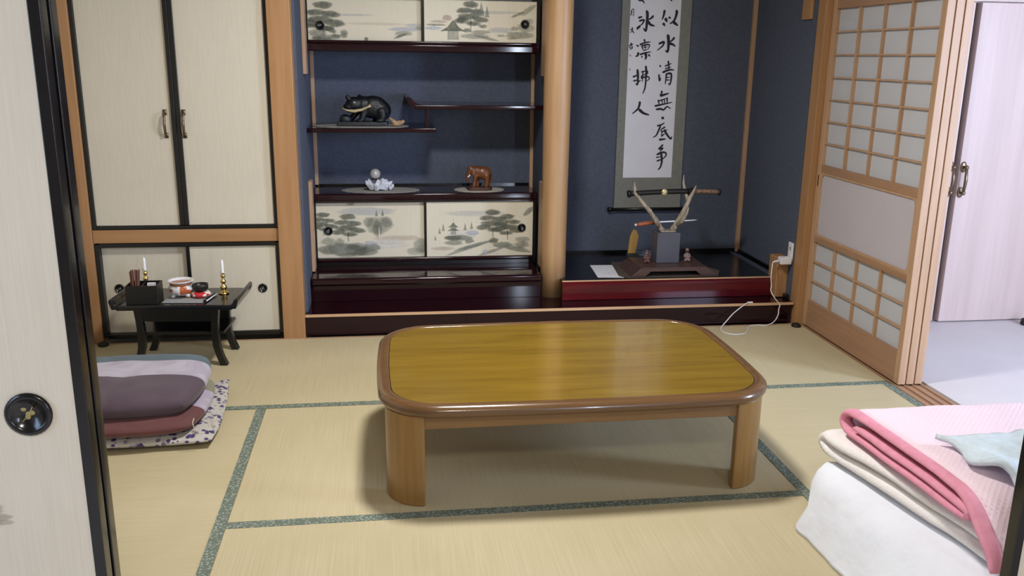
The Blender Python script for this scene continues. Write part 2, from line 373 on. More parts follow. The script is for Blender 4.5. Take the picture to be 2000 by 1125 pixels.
# posts, rails and other fixed woodwork
struct(bx(-.945, -.853, .895, 1.0, -.05, TOP).build('trim_1', 'post', bevel=.004), 'left corner post of the closet')
struct(bx(-.012, .093, .885, 1.0, -.05, TOP).build('trim_2', 'post', bevel=.004), 'honey wooden post between closet and shelf alcove')
struct(bx(-.853, -.012, .905, .96, .480, .542).build('trim_3', 'rail', bevel=.003), 'closet middle rail')
pl = MB()
prof = [(.068, 0), (.066, .25), (.067, .6), (.070, 1.1), (.073, 1.7), (.075, 2.3)]
pl.lathe(prof, (1.372, 1.168, .11), 36)
struct(pl.build('trim_4', 'pillar', smooth=True), 'round alcove pillar of pale wood')
struct(bx(2.625, 2.70, .872, .955, -.05, TOP).build('trim_5', 'post', bevel=.004), 'right corner post by the paper screen')
struct(bx(2.604, 2.62, .985, 1.085, 1.545, TOP).build('trim_6', 'post', bevel=.003), 'wood piece high on right alcove wall')
struct(bx(2.596, 2.62, 1.676, 1.70, .215, TOP).build('trim_7', 'batten', bevel=.002), 'corner batten in the right alcove')
struct(bx(.105, .125, 1.68, 1.70, .24, TOP).build('trim_8', 'batten', bevel=.002), 'left corner batten behind the shelves')
struct(bx(1.318, 1.338, 1.68, 1.70, .24, TOP).build('trim_9', 'batten', bevel=.002), 'right corner batten behind the shelves')
struct(bx(.105, .122, 1.26, 1.36, 1.25, TOP).build('trim_10', 'batten', bevel=.002))
struct(bx(.105, .122, 1.26, 1.345, .24, .715).build('trim_11', 'batten', bevel=.002))
struct(bx(1.318, 1.338, 1.24, 1.36, 1.25, TOP).build('trim_12', 'batten', bevel=.002))
struct(bx(1.318, 1.338, 1.24, 1.345, .24, .70).build('trim_13', 'batten', bevel=.002))
struct(bx(-.945, 2.64, .862, .884, -.05, -.001).build('trim_14', 'batten'), 'wood strip along the mats')
struct(bx(2.555, 2.62, 1.0, 1.10, .112, .33).build('trim_15', 'post', bevel=.004), 'end block of the alcove sill')
struct(bx(2.600, 2.62, .957, .998, .112, .135).build('trim_16', 'black'))
nk = MB().box(1.40, 2.62, 1.688, 1.70, .215, .232).box(2.607, 2.62, 1.10, 1.688, .215, .232)
struct(nk.build('baseboard_alcove', 'black'))
tr = MB().box(2.645, 2.79, -1.77, .872, -.06, -.004)
for i in range(4): tr.box(2.650+.039*i, 2.657+.039*i, -1.77, .872, -.004, .001)
struct(tr.build('trim_17', 'shoji_rail'), 'grooved wooden door sill')
struct(bx(2.645, 2.79, -1.77, .872, 1.66, 1.72).build('trim_18', 'shoji_rail'))
tr = MB().box(-1.02, 2.645, -1.90, -1.77, -.06, 0)
struct(tr.build('trim_19', 'shoji_rail'))
struct(bx(-1.02, 2.645, -1.90, -1.77, 1.68, 1.74).build('trim_20', 'rail'))
struct(bx(2.645, 2.80, -1.90, -1.77, 0, 1.72).build('trim_21', 'post'))

# ------------------------------------------------------------------ tatami mats
def mat_tatami(x0, x1, y0, y1, ax, edges, label):
    o = thing('tatami_mat', label, 'tatami mat', ((x0+x1)/2, (y0+y1)/2, -.05), 'tatami mats on the floor')
    MB().box(x0+.0008, x1-.0008, y0+.0008, y1-.0008, -.05, 0).build('rush_surface', 'tatami_'+ax, o)
    for e in edges:
        h = .037
        b = {'s': (x0+.001, x1-.001, y0+.001, y0+h), 'n': (x0+.001, x1-.001, y1-h, y1-.001), 'w': (x0+.001, x0+h, y0+.001, y1-.001), 'e': (x1-h, x1-.001, y0+.001, y1-.001)}[e]
        MB().box(*b, -.001, .0014).build('cloth_border', 'heri', o)
mat_tatami(-.945, .905, -.019, .861, 'y', 's', 'tatami mat in the back row in front of the closet')
mat_tatami(.905, 2.644, -.019, .861, 'y', 's', 'tatami mat in the back row in front of the alcove pillar')
mat_tatami(-.945, .0185, -1.769, -.020, 'x', 'e', 'tatami mat under the stacked floor cushions')
mat_tatami(.0185, 1.804, -.896, -.020, 'y', '', 'tatami mat under the low wooden table')
mat_tatami(.0185, 1.804, -1.769, -.897, 'y', 'n', 'nearest tatami mat in front of the low table')
mat_tatami(1.804, 2.644, -1.769, -.020, 'x', 'we', 'tatami mat under the folded bedding')

# ------------------------------------------------------------------ finger pull
def finger_pull(parent, x, y, z, r, dec=True, leaf='old_brass'):
    m = MB(); n = 28
    prof = [(r*.70, .0012), (r*.72, .004), (r*.86, .006), (r, .003), (r, 0)]
    vs = []; fs = []
    for rr, d in prof: vs += [(x+rr*math.cos(2*PI*j/n), y-d, z+rr*math.sin(2*PI*j/n)) for j in range(n)]
    for i in range(len(prof)-1):
        for j in range(n): fs.append([i*n+j, (i+1)*n+j, (i+1)*n+(j+1) % n, i*n+(j+1) % n])
    fs.append(list(range(n))); m.add(vs, fs, 0)
    o = m.build('finger_pull', 'black', parent, smooth=True)
    if dec:
        d = MB(); rnd = random.Random(int(x*1000))
        for k in range(7):
            a = rnd.uniform(0, 6.28); q = rnd.uniform(0, r*.36); s_ = r*.13
            cx, cz = x+q*math.cos(a), z+q*math.sin(a)
            d.ell((cx, y-.0012, cz), (s_, .0015, s_*rnd.uniform(.6, 1)), 8, 5)
        d.tube([(x-r*.3, y-.0016, z-r*.35), (x, y-.0016, z-r*.05), (x+r*.2, y-.0016, z+r*.35)], r*.03, 6)
        d.build('leaf_ornament', leaf, o, smooth=True)
    return o
M['leaf_gold'] = mat('dull_gold_inlay', (.34, .27, .11), .5, metal=.2)
M['leaf_grey'] = mat('pewter_inlay', (.20, .20, .19), .45, metal=.3)

def fan(m, cx, cz, rx, rz, y, mi, a=1, rot=0, edge=.0, n=18):
    ca, sa = math.cos(rot), math.sin(rot); o = len(m.v); vs = [(cx, y, cz)]
    rings = [(.45, .95), (.8, .72), (1, edge)]
    for rr, al in rings:
        for j in range(n):
            th = 2*PI*j/n; wob = 1+.13*noise.noise(Vector((cx*60+math.cos(th)*1.6, cz*60+math.sin(th)*1.6, rr)))*2
            u, v = rx*rr*wob*math.cos(th), rz*rr*wob*math.sin(th)
            vs.append((cx+u*ca-v*sa, y, cz+u*sa+v*ca))
    fs = [[0, 1+(j+1) % n, 1+j] for j in range(n)]
    for k in range(2):
        for j in range(n): fs.append([1+k*n+j, 1+k*n+(j+1) % n, 1+(k+1)*n+(j+1) % n, 1+(k+1)*n+j])
    m.add(vs, fs, mi); m.a[o] = a
    for k, (rr, al) in enumerate(rings):
        for j in range(n): m.a[o+1+k*n+j] = al*a
def poly(m, pts, y, mi, a=1):
    o = len(m.v); m.add([(u, y, v) for u, v in pts], [list(range(len(pts)))[::-1]], mi)
    for i in range(len(pts)): m.a[o+i] = a

# ------------------------------------------------------------------ near sliding doors (cream paper, black lacquer edge)
def fusuma(name, x0, x1, y0, y1, z1, label, pull=None, smudge=False, paper='fusuma_near'):
    o = sroot(name, ((x0+x1)/2, (y0+y1)/2, 0), label)
    s = .0195
    m = MB().box(x0+s, x1-s, y0+.003, y1-.003, .03, z1-.03)
    if smudge:
        for k, (u, v, ru, rv, a) in enumerate([(-.19, .575, .035, .012, .5), (-.175, .56, .03, .010, .4), (-.21, .545, .05, .010, .35), (-.16, .550, .016, .006, .3)]):
            fan(m, u, v, ru, rv, y0+.0026-.0001*k, 1, a)
    m.build('paper_panel', [paper, 'wash_grey'], o)
    f = MB().box(x0, x0+s, y0, y1, .003, z1).box(x1-s, x1, y0, y1, .003, z1).box(x0+s, x1-s, y0, y1, .003, .03).box(x0+s, x1-s, y0, y1, z1-.03, z1)
    f.build('black_frame', 'black', o, bevel=.002)
    if pull: finger_pull(o, pull[0], y0+.002, pull[1], pull[2], leaf='leaf_gold')
    return o
fusuma('door_1', -.92, -.003, -1.850, -1.820, 1.68, 'near left sliding door with cream paper and black edge', (-.098, .750, .0385), True)
fusuma('door_2', -.92, -.001, -1.812, -1.782, 1.68, 'sliding door stacked behind the near left door')
fusuma('door_3', 1.797, 2.64, -1.850, -1.820, 1.68, 'near right sliding door with black edge')
# sliding doors along the left wall, seen edge on
struct(bx(-.9449, -.9215, .862, .8945, .02, TOP).build('trim_22', 'cream_wall'))
for k, (a, b) in enumerate(((.0, .861), (-.9, -.01), (-1.76, -.91))):
    o = sroot('door_%d' % (k+4), (-.93, (a+b)/2, 0), 'cream sliding door along the left wall')
    bx(-.940, -.923, a+.02, b-.02, .03, 1.66).build('paper_panel', 'fusuma_near', o)
    f = MB().box(-.944, -.920, a, a+.02, .003, 1.68).box(-.944, -.920, b-.02, b, .003, 1.68).box(-.944, -.920, a+.02, b-.02, .003, .03).box(-.944, -.920, a+.02, b-.02, 1.66, 1.68)
    f.build('black_frame', 'black', o)

# ------------------------------------------------------------------ closet with hinged doors above and sliding doors below
cl = thing('built_in_closet', 'cream built-in closet with black-edged doors left of the shelf alcove', 'closet', (-.43, 1.2, 0))
m = MB().box(-.85, -.014, .965, .985, .02, .478).box(-.85, -.014, 1.55, 1.61, 0, TOP-.02).box(-.85, -.014, .965, 1.55, .49, .53)
m.build('cupboard_body', 'cream_wall', cl)
m = MB()
m.box(-.853, -.834, .908, .955, .545, 2.05).box(-.029, -.012, .908, .955, .545, 2.05).box(-.834, -.029, .908, .955, .543, .560)
m.build('upper_frame', 'black_matte', cl, bevel=.002)
def hinged(x0, x1, hx):
    d = bx(x0, x1, .918, .94, .562, 2.04).build('hinged_door', 'fusuma', cl)
    sx = x1 if hx > (x0+x1)/2 else x0-.0195
    bx(sx, sx+.0195, .906, .945, .562, 2.04).build('door_stile', 'black_matte', d, bevel=.002)
    h = MB()
    h.tube([(hx, .917, 1.082), (hx, .896, 1.075), (hx, .888, 1.03), (hx, .896, .985), (hx, .917, .978)], [.005, .0055, .007, .0055, .005], 8)
    h.box(hx-.008, hx+.008, .9135, .919, 1.070, 1.094).box(hx-.008, hx+.008, .9135, .919, .966, .990)
    h.build('door_handle', 'old_brass', d, smooth=True)
hinged(-.833, -.459, -.487); hinged(-.4185, -.030, -.405)
m = MB().box(-.853, -.832, .908, .955, .022, .474).box(-.030, -.012, .908, .955, .022, .474).box(-.832, -.030, .908, .955, .458, .478).box(-.832, -.030, .908, .955, .012, .034)
m.build('lower_frame', 'black_matte', cl, bevel=.002)
d = bx(-.831, -.43, .940, .953, .035, .457).build('sliding_door', 'fusuma', cl)
finger_pull(d, -.768, .940, .254, .022, leaf='leaf_grey')
d = bx(-.428, -.031, .918, .931, .035, .457).build('sliding_door', 'fusuma', cl)
bx(-.445, -.4285, .914, .933, .035, .457).build('door_stile', 'black_matte', d, bevel=.002)
finger_pull(d, -.102, .918, .247, .022, leaf='leaf_grey')

# ------------------------------------------------------------------ alcove: step board, shelf platform, display platform
ib = thing('alcove_step_board', 'long wine-lacquered step board across the front of both alcoves', 'step board', (1.36, 1.0, 0))
bx(.094, 2.60, .905, 1.70, .002, .096).build('front_board', 'lacquer', ib)
bx(.094, 2.618, .904, 1.22, .096, .1095).build('top_plank', 'lacquer', ib)
bx(.094, 2.618, .8975, .9035, .0975, .1105).build('edge_strip', 'strip', ib)
pf = thing('alcove_platform', 'dark lacquered platform beneath the painted shelf cabinet', 'platform', (.72, 1.4, .11))
bx(.106, 1.305, 1.115, 1.70, .195, .236).build('top_board', 'lacquer', pf, bevel=.012, seg=4)
bx(.108, 1.303, 1.135, 1.69, .111, .195).build('front_board', 'lacquer', pf)
tk = thing('alcove_platform', 'red-fronted lacquered platform holding the sword stand', 'platform', (1.98, 1.35, .11))
bx(1.402, 2.553, 1.055, 1.687, .203, .2140).build('top_board', 'black', tk)
g = MB(); n = 6; P = [(1.052, .111), (1.060, .111), (1.060, .208)]
pr = [(1.040, .112), (1.040, .190)]+[(1.040+.018*(1-math.cos(a*PI/2/n)), .190+.018*math.sin(a*PI/2/n)) for a in range(1, n+1)]+[(1.062, .208), (1.062, .112)]
g.prism([(u, v) for u, v in pr], 'x', 1.402, 2.553)
g.build('front_beam', 'lacquer_red', tk)
bx(1.402, 2.553, 1.050, 1.0545, .2085, .2155).build('edge_strip', 'strip', tk)

# painted cabinets
def tree_pine(m, x, z, s, y, flip=1, a=.8):
    k = 0
    for u, v, ru, rv in [(0, 1, .42, .16), (-.30, .72, .42, .14), (.32, .66, .40, .14), (-.12, .45, .55, .15), (.45, .32, .45, .15), (-.45, .25, .42, .14), (.1, .12, .4, .12)]:
        fan(m, x+u*s*flip, z+v*s, ru*s, rv*s, y-.00005*k, 1, a, rot=-.18*u*flip, edge=.1); k += 1
    poly(m, [(x-.02*s, z-.25*s), (x+.04*s, z-.25*s), (x+.03*s, z+.7*s), (x-.02*s, z+.7*s)], y-.0003, 2, .6)
def pagoda(m, x, z, s, y, tiers):
    poly(m, [(x-.28*s, z), (x+.28*s, z), (x+.26*s, z+.45*s), (x-.26*s, z+.45*s)], y-.0004, 2, .45)
    for i in range(tiers):
        b = z+(.38+.36*i)*s; wd = (1-.12*i)*.62*s
        pts = [(x-wd, b), (x-wd*.6, b+.02*s), (x+wd*.6, b+.02*s), (x+wd, b), (x+wd*.45, b+.20*s), (x+.03*s, b+(.5 if i == tiers-1 else .26)*s), (x-.03*s, b+(.5 if i == tiers-1 else .26)*s), (x-wd*.45, b+.20*s)]
        poly(m, pts, y-.0005-.0001*i, 1, .75)
        if i < tiers-1: poly(m, [(x-.3*s, b+.2*s), (x+.3*s, b+.2*s), (x+.28*s, b+.38*s), (x-.28*s, b+.38*s)], y-.00045, 2, .5)
    t = z+(.38+.36*(tiers-1)+.5)*s
    if tiers > 1: poly(m, [(x-.012*s, t-.05*s), (x+.012*s, t-.05*s), (x+.004*s, t+.5*s), (x-.004*s, t+.5*s)], y-.0005, 1, .7)
def painted(parent, x0, x1, y0, z0, z1, items, pull, art):
    m = MB().box(x0, x1, y0, y0+.012, z0, z1)
    W, H = x1-x0, z1-z0; k = 0
    for it in items:
        kind, u, v = it[0], x0+it[1]*W, z0+(1-it[2])*H; yy = y0-.0004-.00012*k; k += 1
        if kind == 'pine': tree_pine(m, u, v, it[3]*H, yy, it[4] if len(it) > 4 else 1)
        elif kind == 'pagoda': pagoda(m, u, v, it[3]*H, yy, it[4])
        elif kind == 'fir':
            s_ = it[3]*H; poly(m, [(u-.22*s_, v), (u+.22*s_, v), (u+.08*s_, v+.6*s_), (u, v+s_), (u-.08*s_, v+.6*s_)], yy, 2, .6)
        else: fan(m, u, v, it[3]*W, it[4]*H, yy, {'dark': 1, 'grey': 2, 'blue': 3, 'white': 4, 'rose': 5}[kind], it[5], it[6] if len(it) > 6 else 0)
    d = m.build('sliding_door', ['art_paper', 'wash_pine', 'wash_grey', 'wash_blue', 'wash_white', 'wash_rose'], parent)
    finger_pull(d, x0+pull[0]*W, y0-.004, z0+(1-pull[1])*H, .0225, leaf='leaf_grey')
    return d
lowL = [('blue', .45, .17, .30, .08, .5), ('rose', .75, .66, .25, .05, .35), ('white', .55, .78, .35, .07, .7), ('grey', .57, .42, .13, .18, .55), ('dark', .55, .47, .05, .17, .45), ('grey', .47, .36, .05, .1, .5), ('grey', .64, .36, .05, .1, .5), ('fir', .545, .26, .13), ('fir', .60, .25, .13), ('white', .565, .57, .006, .14, 1),
        ('pine', .28, .62, .36), ('pine', .06, .52, .30), ('dark', .10, .85, .10, .10, .6), ('grey', .22, .84, .14, .13, .8), ('grey', .35, .86, .12, .10, .8), ('dark', .44, .90, .12, .08, .6), ('grey', .50, .82, .08, .08, .7), ('dark', .30, .95, .15, .04, .5), ('blue', .48, .74, .05, .05, .8), ('grey', .95, .80, .08, .14, .5), ('dark', .31, .03, .04, .04, .4), ('grey', .20, .72, .05, .08, .5), ('dark', .36, .80, .10, .08, .5), ('grey', .10, .70, .07, .08, .5), ('white', .62, .72, .2, .05, .5), ('grey', .90, .90, .10, .08, .4)]
lowR = [('blue', .45, .22, .3, .06, .35), ('white', .35, .60, .16, .09, .6), ('grey', .30, .66, .14, .06, .8), ('dark', .24, .66, .09, .05, .6), ('pagoda', .25, .60, .18, 2), ('fir', .155, .53, .14), ('fir', .12, .58, .12), ('fir', .08, .70, .10), ('fir', .36, .52, .14), ('fir', .42, .50, .14), ('blue', .43, .57, .07, .05, .8),
        ('grey', .25, .75, .10, .05, .6), ('grey', .40, .72, .05, .05, .8), ('grey', .45, .80, .22, .035, .8, .25), ('grey', .35, .88, .20, .03, .6, .3), ('rose', .15, .85, .12, .04, .4), ('pine', .62, .56, .36), ('pine', .76, .62, .34, -1), ('dark', .63, .72, .05, .06, .7), ('grey', .72, .80, .10, .06, .8), ('grey', .85, .88, .15, .05, .7, -.2), ('dark', .90, .80, .08, .07, .5), ('grey', .60, .92, .14, .03, .6, .3), ('blue', .55, .93, .03, .05, .8), ('grey', .96, .18, .07, .05, .7, .7), ('white', .66, .95, .04, .02, .7), ('grey', .9, .70, .08, .06, .5)]
upL = [('blue', .35, .40, .25, .03, .4), ('blue', .85, .72, .16, .06, .7), ('dark', .80, .88, .07, .035, .7, .35), ('grey', .83, .82, .09, .06, .5), ('pine', .13, .80, .62), ('dark', .03, .55, .03, .06, .6), ('dark', .03, .65, .03, .04, .6), ('dark', .24, .90, .05, .05, .75), ('grey', .31, .88, .03, .08, .6), ('grey', .12, .97, .10, .05, .6), ('dark', .50, .96, .02, .05, .7), ('rose', .6, .6, .3, .04, .2), ('grey', .97, .68, .04, .04, .4), ('grey', .08, .84, .09, .10, .6), ('dark', .19, .76, .06, .07, .7, -.4), ('grey', .16, .93, .12, .07, .6), ('dark', .07, .96, .05, .04, .5), ('grey', .31, .82, .04, .07, .6), ('blue', .92, .62, .08, .05, .5)]
upR = [('blue', .55, .28, .3, .05, .4), ('rose', .20, .43, .05, .08, .6), ('rose', .13, .52, .08, .04, .5), ('grey', .10, .60, .10, .03, .7), ('blue', .08, .68, .08, .04, .9), ('pine', .41, .62, .52), ('dark', .38, .72, .04, .06, .6), ('dark', .52, .62, .04, .05, .6), ('fir', .46, .40, .28), ('fir', .505, .38, .36), ('fir', .555, .40, .28), ('pagoda', .255, .95, .52, 1), ('grey', .50, .76, .10, .06, .5), ('white', .66, .76, .10, .05, .5), ('grey', .55, .90, .12, .04, .6, -.2), ('grey', .85, .82, .14, .10, .6), ('dark', .68, .84, .04, .03, .5), ('grey', .83, .32, .07, .04, .7, .4), ('grey', .93, .48, .05, .08, .4), ('grey', .80, .66, .04, .06, .5), ('grey', .90, .64, .09, .12, .5), ('grey', .45, .86, .14, .08, .5), ('dark', .33, .46, .05, .07, .6), ('blue', .68, .70, .12, .07, .5), ('grey', .92, .22, .09, .07, .5, .6), ('dark', .78, .90, .05, .03, .5)]
cb = thing('shelf_cabinet', 'low wine-lacquered cabinet with painted pine and pagoda sliding doors', 'cabinet', (.72, 1.5, .237))
bx(.107, 1.316, 1.375, 1.698, .592, .632).build('top_board', 'lacquer', cb, bevel=.008, seg=4)
m = MB().box(.107, .124, 1.392, 1.69, .237, .592).box(1.297, 1.316, 1.392, 1.69, .237, .592).box(.124, 1.297, 1.392, 1.69, .237, .258).box(.124, 1.297, 1.393, 1.43, .582, .592)
m.build('black_frame', 'black', cb)
bx(.124, 1.297, 1.388, 1.43, .258, .278).build('bottom_rail', 'lacquer', cb, bevel=.006, seg=3)
bx(.124, 1.297, 1.66, 1.69, .258, .592).build('back_panel', 'black', cb)
d = painted(cb, .126, .711, 1.415, .279, .582, lowL, (.105, .51), 0)
d = painted(cb, .712, 1.296, 1.400, .279, .582, lowR, (.895, .485), 0)
bx(.7005, .7125, 1.396, 1.412, .279, .582).build('door_stile', 'black', d)
m = MB().box(.107, .124, 1.675, 1.698, .632, .640).box(.107, 1.316, 1.690, 1.698, .632, .641)
m.build('back_edge', 'black', cb)
cu = thing('shelf_cabinet', 'upper hanging cabinet with painted landscape sliding doors above the shelves', 'cabinet', (.72, 1.5, 1.362))
bx(.107, 1.316, 1.375, 1.698, 1.362, 1.402).build('bottom_board', 'lacquer', cu, bevel=.008, seg=4)
bx(.124, 1.297, 1.386, 1.43, 1.402, 1.4165).build('bottom_rail', 'lacquer', cu, bevel=.005, seg=3)
m = MB().box(.107, .124, 1.392, 1.69, 1.402, 1.64).box(1.297, 1.316, 1.392, 1.69, 1.402, 1.64).box(.124, 1.297, 1.392, 1.69, 1.624, 1.64)
m.build('black_frame', 'black', cu)
d = painted(cu, .126, .706, 1.415, 1.417, 1.624, upL, (.105, .66), 0)
d = painted(cu, .712, 1.296, 1.400, 1.417, 1.624, upR, (.895, .55), 0)
bx(.6975, .7125, 1.396, 1.412, 1.417, 1.624).build('door_stile', 'black', d)

# staggered shelves
sh = thing('staggered_shelf', 'pair of staggered wine-lacquered shelves joined by a short post', 'shelf', (.72, 1.5, .96))
bx(.107, .765, 1.31, 1.698, .9585, .981).build('lower_shelf', 'lacquer', sh, bevel=.004, seg=3)
bx(.655, 1.337, 1.31, 1.698, 1.0765, 1.099).build('upper_shelf', 'lacquer', sh, bevel=.004, seg=3)
bx(.707, .728, 1.34, 1.361, .981, 1.0765).build('joining_post', 'lacquer', sh, bevel=.002)
MB().prism([(.655, 1.099), (.70, 1.099), (.675, 1.104), (.650, 1.118), (.634, 1.136), (.618, 1.142), (.610, 1.134), (.622, 1.110), (.640, 1.088), (.655, 1.0765)], 'y', 1.312, 1.697).build('upturned_end', 'lacquer', sh)

# ------------------------------------------------------------------ shoji screens
def shoji(name, x, y0, y1, label):
    o = sroot(name, (x, (y0+y1)/2, 0), label)
    t = .034; st = .036; x1 = x+t; zt = 1.635
    m = MB().box(x, x1, y0, y0+st, .004, zt).box(x, x1, y1-st, y1, .004, zt); m.build('stile', 'shoji_wood', o, bevel=.002)
    m = MB().box(x+.001, x1-.001, y0+st, y1-st, .004, .142).box(x+.001, x1-.001, y0+st, y1-st, .452, .482).box(x+.001, x1-.001, y0+st, y1-st, .806, .842).box(x+.001, x1-.001, y0+st, y1-st, 1.588, zt)
    m.build('rail', 'shoji_rail', o, bevel=.002)
    a, b = y0+st, y1-st
    for z0, z1, rows in ((.142, .452, 3), (.842, 1.588, 7)):
        m = MB()
        for i in range(1, 4):
            yy = a+(b-a)*i/4; wd = .007 if i == 2 else .0105
            m.box(x+.004, x+.020, yy-wd/2, yy+wd/2, z0, z1)
        for i in range(1, rows):
            zz = z0+(z1-z0)*i/rows; m.box(x+.006, x+.020, a, b, zz-.0032, zz+.0032)
        m.build('lattice', 'shoji_wood', o)
        bx(x+.0203, x+.0213, a, b, z0, z1).build('paper_panel', 'shoji_paper', o)
    # rounded-corner frame and frosted pane
    z0, z1, r = .482, .806, .028; out = [(a, z0), (b, z0), (b, z1), (a, z1)]; inn = []
    for cy_, cz_, a0 in ((a+.012+r, z0+.010+r, PI), (b-.012-r, z0+.010+r, 1.5*PI), (b-.012-r, z1-.010-r, 0), (a+.012+r, z1-.010-r, .5*PI)):
        inn.append([(cy_+r*math.cos(a0+k*PI/12), cz_+r*math.sin(a0+k*PI/12)) for k in range(7)])
    m = MB(); flat = [p for c in inn for p in c]; n = len(flat)
    for xx, flip in ((x+.003, 0), (x+.02, 1)):
        vs = [(xx, *p) for p in out]+[(xx, *p) for p in flat]; fs = []
        for c in range(4):
            for k in range(6): fs.append([c, 4+c*7+k, 4+c*7+k+1])
            fs.append([c, 4+c*7+6, 4+((c+1) % 4)*7, (c+1) % 4])
        m.add(vs, [f[::-1] if flip else f for f in fs])
    m.add([(xx, *p) for xx in (x+.003, x+.02) for p in flat], [[i, (i+1) % n, n+(i+1) % n, n+i] for i in range(n)])
    m.build('pane_frame', 'shoji_wood', o)
    bx(x+.010, x+.014, a+.005, b-.005, z0+.004, z1-.004).build('glass_pane', 'frosted', o)
    bx(x-.0004, x+.002, y1-.026, y1-.014, .735, .79).build('finger_slot', 'old_brass', o)
shoji('door_7', 2.660, -.043, .868, 'paper lattice screen facing the room, right side')
shoji('door_8', 2.699, -.043, .868, 'middle one of the stacked paper lattice screens')
shoji('door_9', 2.738, -.043, .868, 'hall-side one of the stacked paper lattice screens')

# ------------------------------------------------------------------ hall cupboard
hc = thing('hall_cupboard', 'tall pale wooden hall cupboard with two doors and brass handles', 'cupboard', (3.4, .89, 0))
m = MB().box(2.90, 4.30, .86, .948, 0, 1.70).box(2.90, 4.30, .83, .86, 1.637, 1.70); m.build('cupboard_frame', 'hall_wood', hc)
for x0, x1, y, hx in ((2.92, 3.383, .835, 3.365), (3.405, 3.985, .818, 3.424)):
    d = bx(x0, x1, y, .858, .006, 1.632).build('door', 'hall_wood', hc, bevel=.003)
    h = MB(); y_ = y
    h.tube([(hx, y_-.002, .835), (hx, y_-.03, .825), (hx, y_-.036, .765), (hx, y_-.03, .705), (hx, y_-.002, .695)], [.005, .007, .009, .007, .005], 8)
    for zz in (.83, .70): h.ell((hx, y_-.004, zz), (.017, .006, .028), 12, 8); h.ell((hx, y_-.03, zz), (.011, .010, .012), 10, 7)
    h.build('door_handle', 'old_brass', d, smooth=True)
bx(3.386, 3.402, .8575, .862, .006, 1.632).build('shadow_gap', 'black_matte', hc)
o = MB().lathe([(.03, 0), (.032, .006), (.028, .03), (.02, .034), (0.001, .034)], (3.862, .735, 0), 18).build('door_stop', 'rubber', smooth=True)
tag(o, 'small black door stop on the pale hall floor by the wooden cupboard', 'door stop')

# round black knobs on the floor
for x, y, l in ((-.838, .845, 'small black round floor stopper at the foot of the closet corner post'), (2.606, .822, 'small black round floor stopper at the right end of the lacquered step board')):
    o = MB().lathe([(.020, .0002), (.024, .003), (.025, .010), (.021, .015), (.012, .017), (.010, .020), (.001, .021)], (x, y, 0), 20).build('floor_stopper', 'rubber', smooth=True)
    tag(o, l, 'floor stopper', 'black floor stoppers')

# ------------------------------------------------------------------ low table
def rrect(x0, x1, y0, y1, r, n=9, bow=0):
    pts = []
    cx, cy_ = (x0+x1)/2, (y0+y1)/2
    for a, b, t in ((x1-r, y0+r, -PI/2), (x1-r, y1-r, 0), (x0+r, y1-r, PI/2), (x0+r, y0+r, PI)):
        for k in range(n+1):
            th = t+PI/2*k/n; pts.append((a+r*math.cos(th), b+r*math.sin(th)))
    out = []
    for i, p in enumerate(pts):
        out.append(p); q = pts[(i+1) % len(pts)]
        if math.hypot(q[0]-p[0], q[1]-p[1]) > .2:
            for k in range(1, 12): out.append((p[0]+(q[0]-p[0])*k/12, p[1]+(q[1]-p[1])*k/12))
    if bow:
        o2 = []
        for px, py in out:
            u, v = (px-cx)/((x1-x0)/2), (py-cy_)/((y1-y0)/2)
            o2.append((px+bow*u*(1-v*v)*1.0, py+bow*v*(1-u*u)))
        out = o2
    return out
def inset(pts, d):
    n = len(pts); res = []
    for i in range(n):
        a, b = Vector(pts[i-1]), Vector(pts[(i+1) % n]); t = (b-a).normalized(); nn = Vector((-t.y, t.x)); res.append(tuple(Vector(pts[i])+nn*d))
    return res
lt = thing('low_table', 'low golden-brown wooden table with rounded corners in the middle of the mats', 'table', (1.10, -.48, 0))
O = rrect(.478, 1.722, -.895, -.062, .17, bow=.018)
m = MB(); L = []
for d, z in ((.034, .300), (.016, .300), (.006, .304), (.001, .311), (0, .320), (.002, .328), (.008, .335), (.018, .3395), (.030, .3405), (.037, .339), (.041, .336), (.041, .330)): L.append([(*p, z) for p in inset(O, d)])
n = len(O); vs = [p for l in L for p in l]; fs = []
for k in range(len(L)-1):
    for i in range(n): fs.append([k*n+i, k*n+(i+1) % n, (k+1)*n+(i+1) % n, (k+1)*n+i])
m.add(vs, fs); m.build('rim', 'table_rim', lt, smooth=True)
MB().prism(inset(O, .0425), 'z', .302, .3372).build('tabletop', 'table_wood', lt)
MB().prism(inset(O, .0385), 'z', .3340, .3362).build('dark_seam', 'black_matte', lt)
m1 = MB().box(.60, 1.60, -.858, -.838, .252, .300); m1.build('apron', 'table_apron', lt, bevel=.002)
bx(.60, 1.60, -.119, -.099, .252, .300).build('apron', 'table_apron', lt, bevel=.002)
bx(.512, .532, -.75, -.21, .252, .300).build('apron', 'table_apron', lt, bevel=.002)
bx(1.668, 1.688, -.75, -.21, .252, .300).build('apron', 'table_apron', lt, bevel=.002)
def leg(cx, cy_, sx, sy):
    # quarter-round corner leg: curved outer face, flat inner faces
    r, pts = .118, []
    ox, oy = cx, cy_          # outer corner of the leg square
    for k in range(13):
        th = PI/2*k/12; pts.append((ox-sx*(r-r*math.sin(th)), oy-sy*(r-r*math.cos(th))))
    pts += [(ox-sx*.030, oy-sy*(r+.0)), (ox-sx*.034, oy-sy*(r-.01)), (ox-sx*.058, oy-sy*.066), (ox-sx*(r-.01), oy-sy*.034), (ox-sx*r, oy-sy*.030)]
    if sx*sy < 0: pts = pts[::-1]
    MB().prism(pts, 'z', 0, .300).build('leg', 'table_leg', lt, bevel=.005, seg=3)
leg(.487, -.868, -1, -1); leg(1.710, -.868, 1, -1); leg(.487, -.089, -1, 1); leg(1.710, -.089, 1, 1)

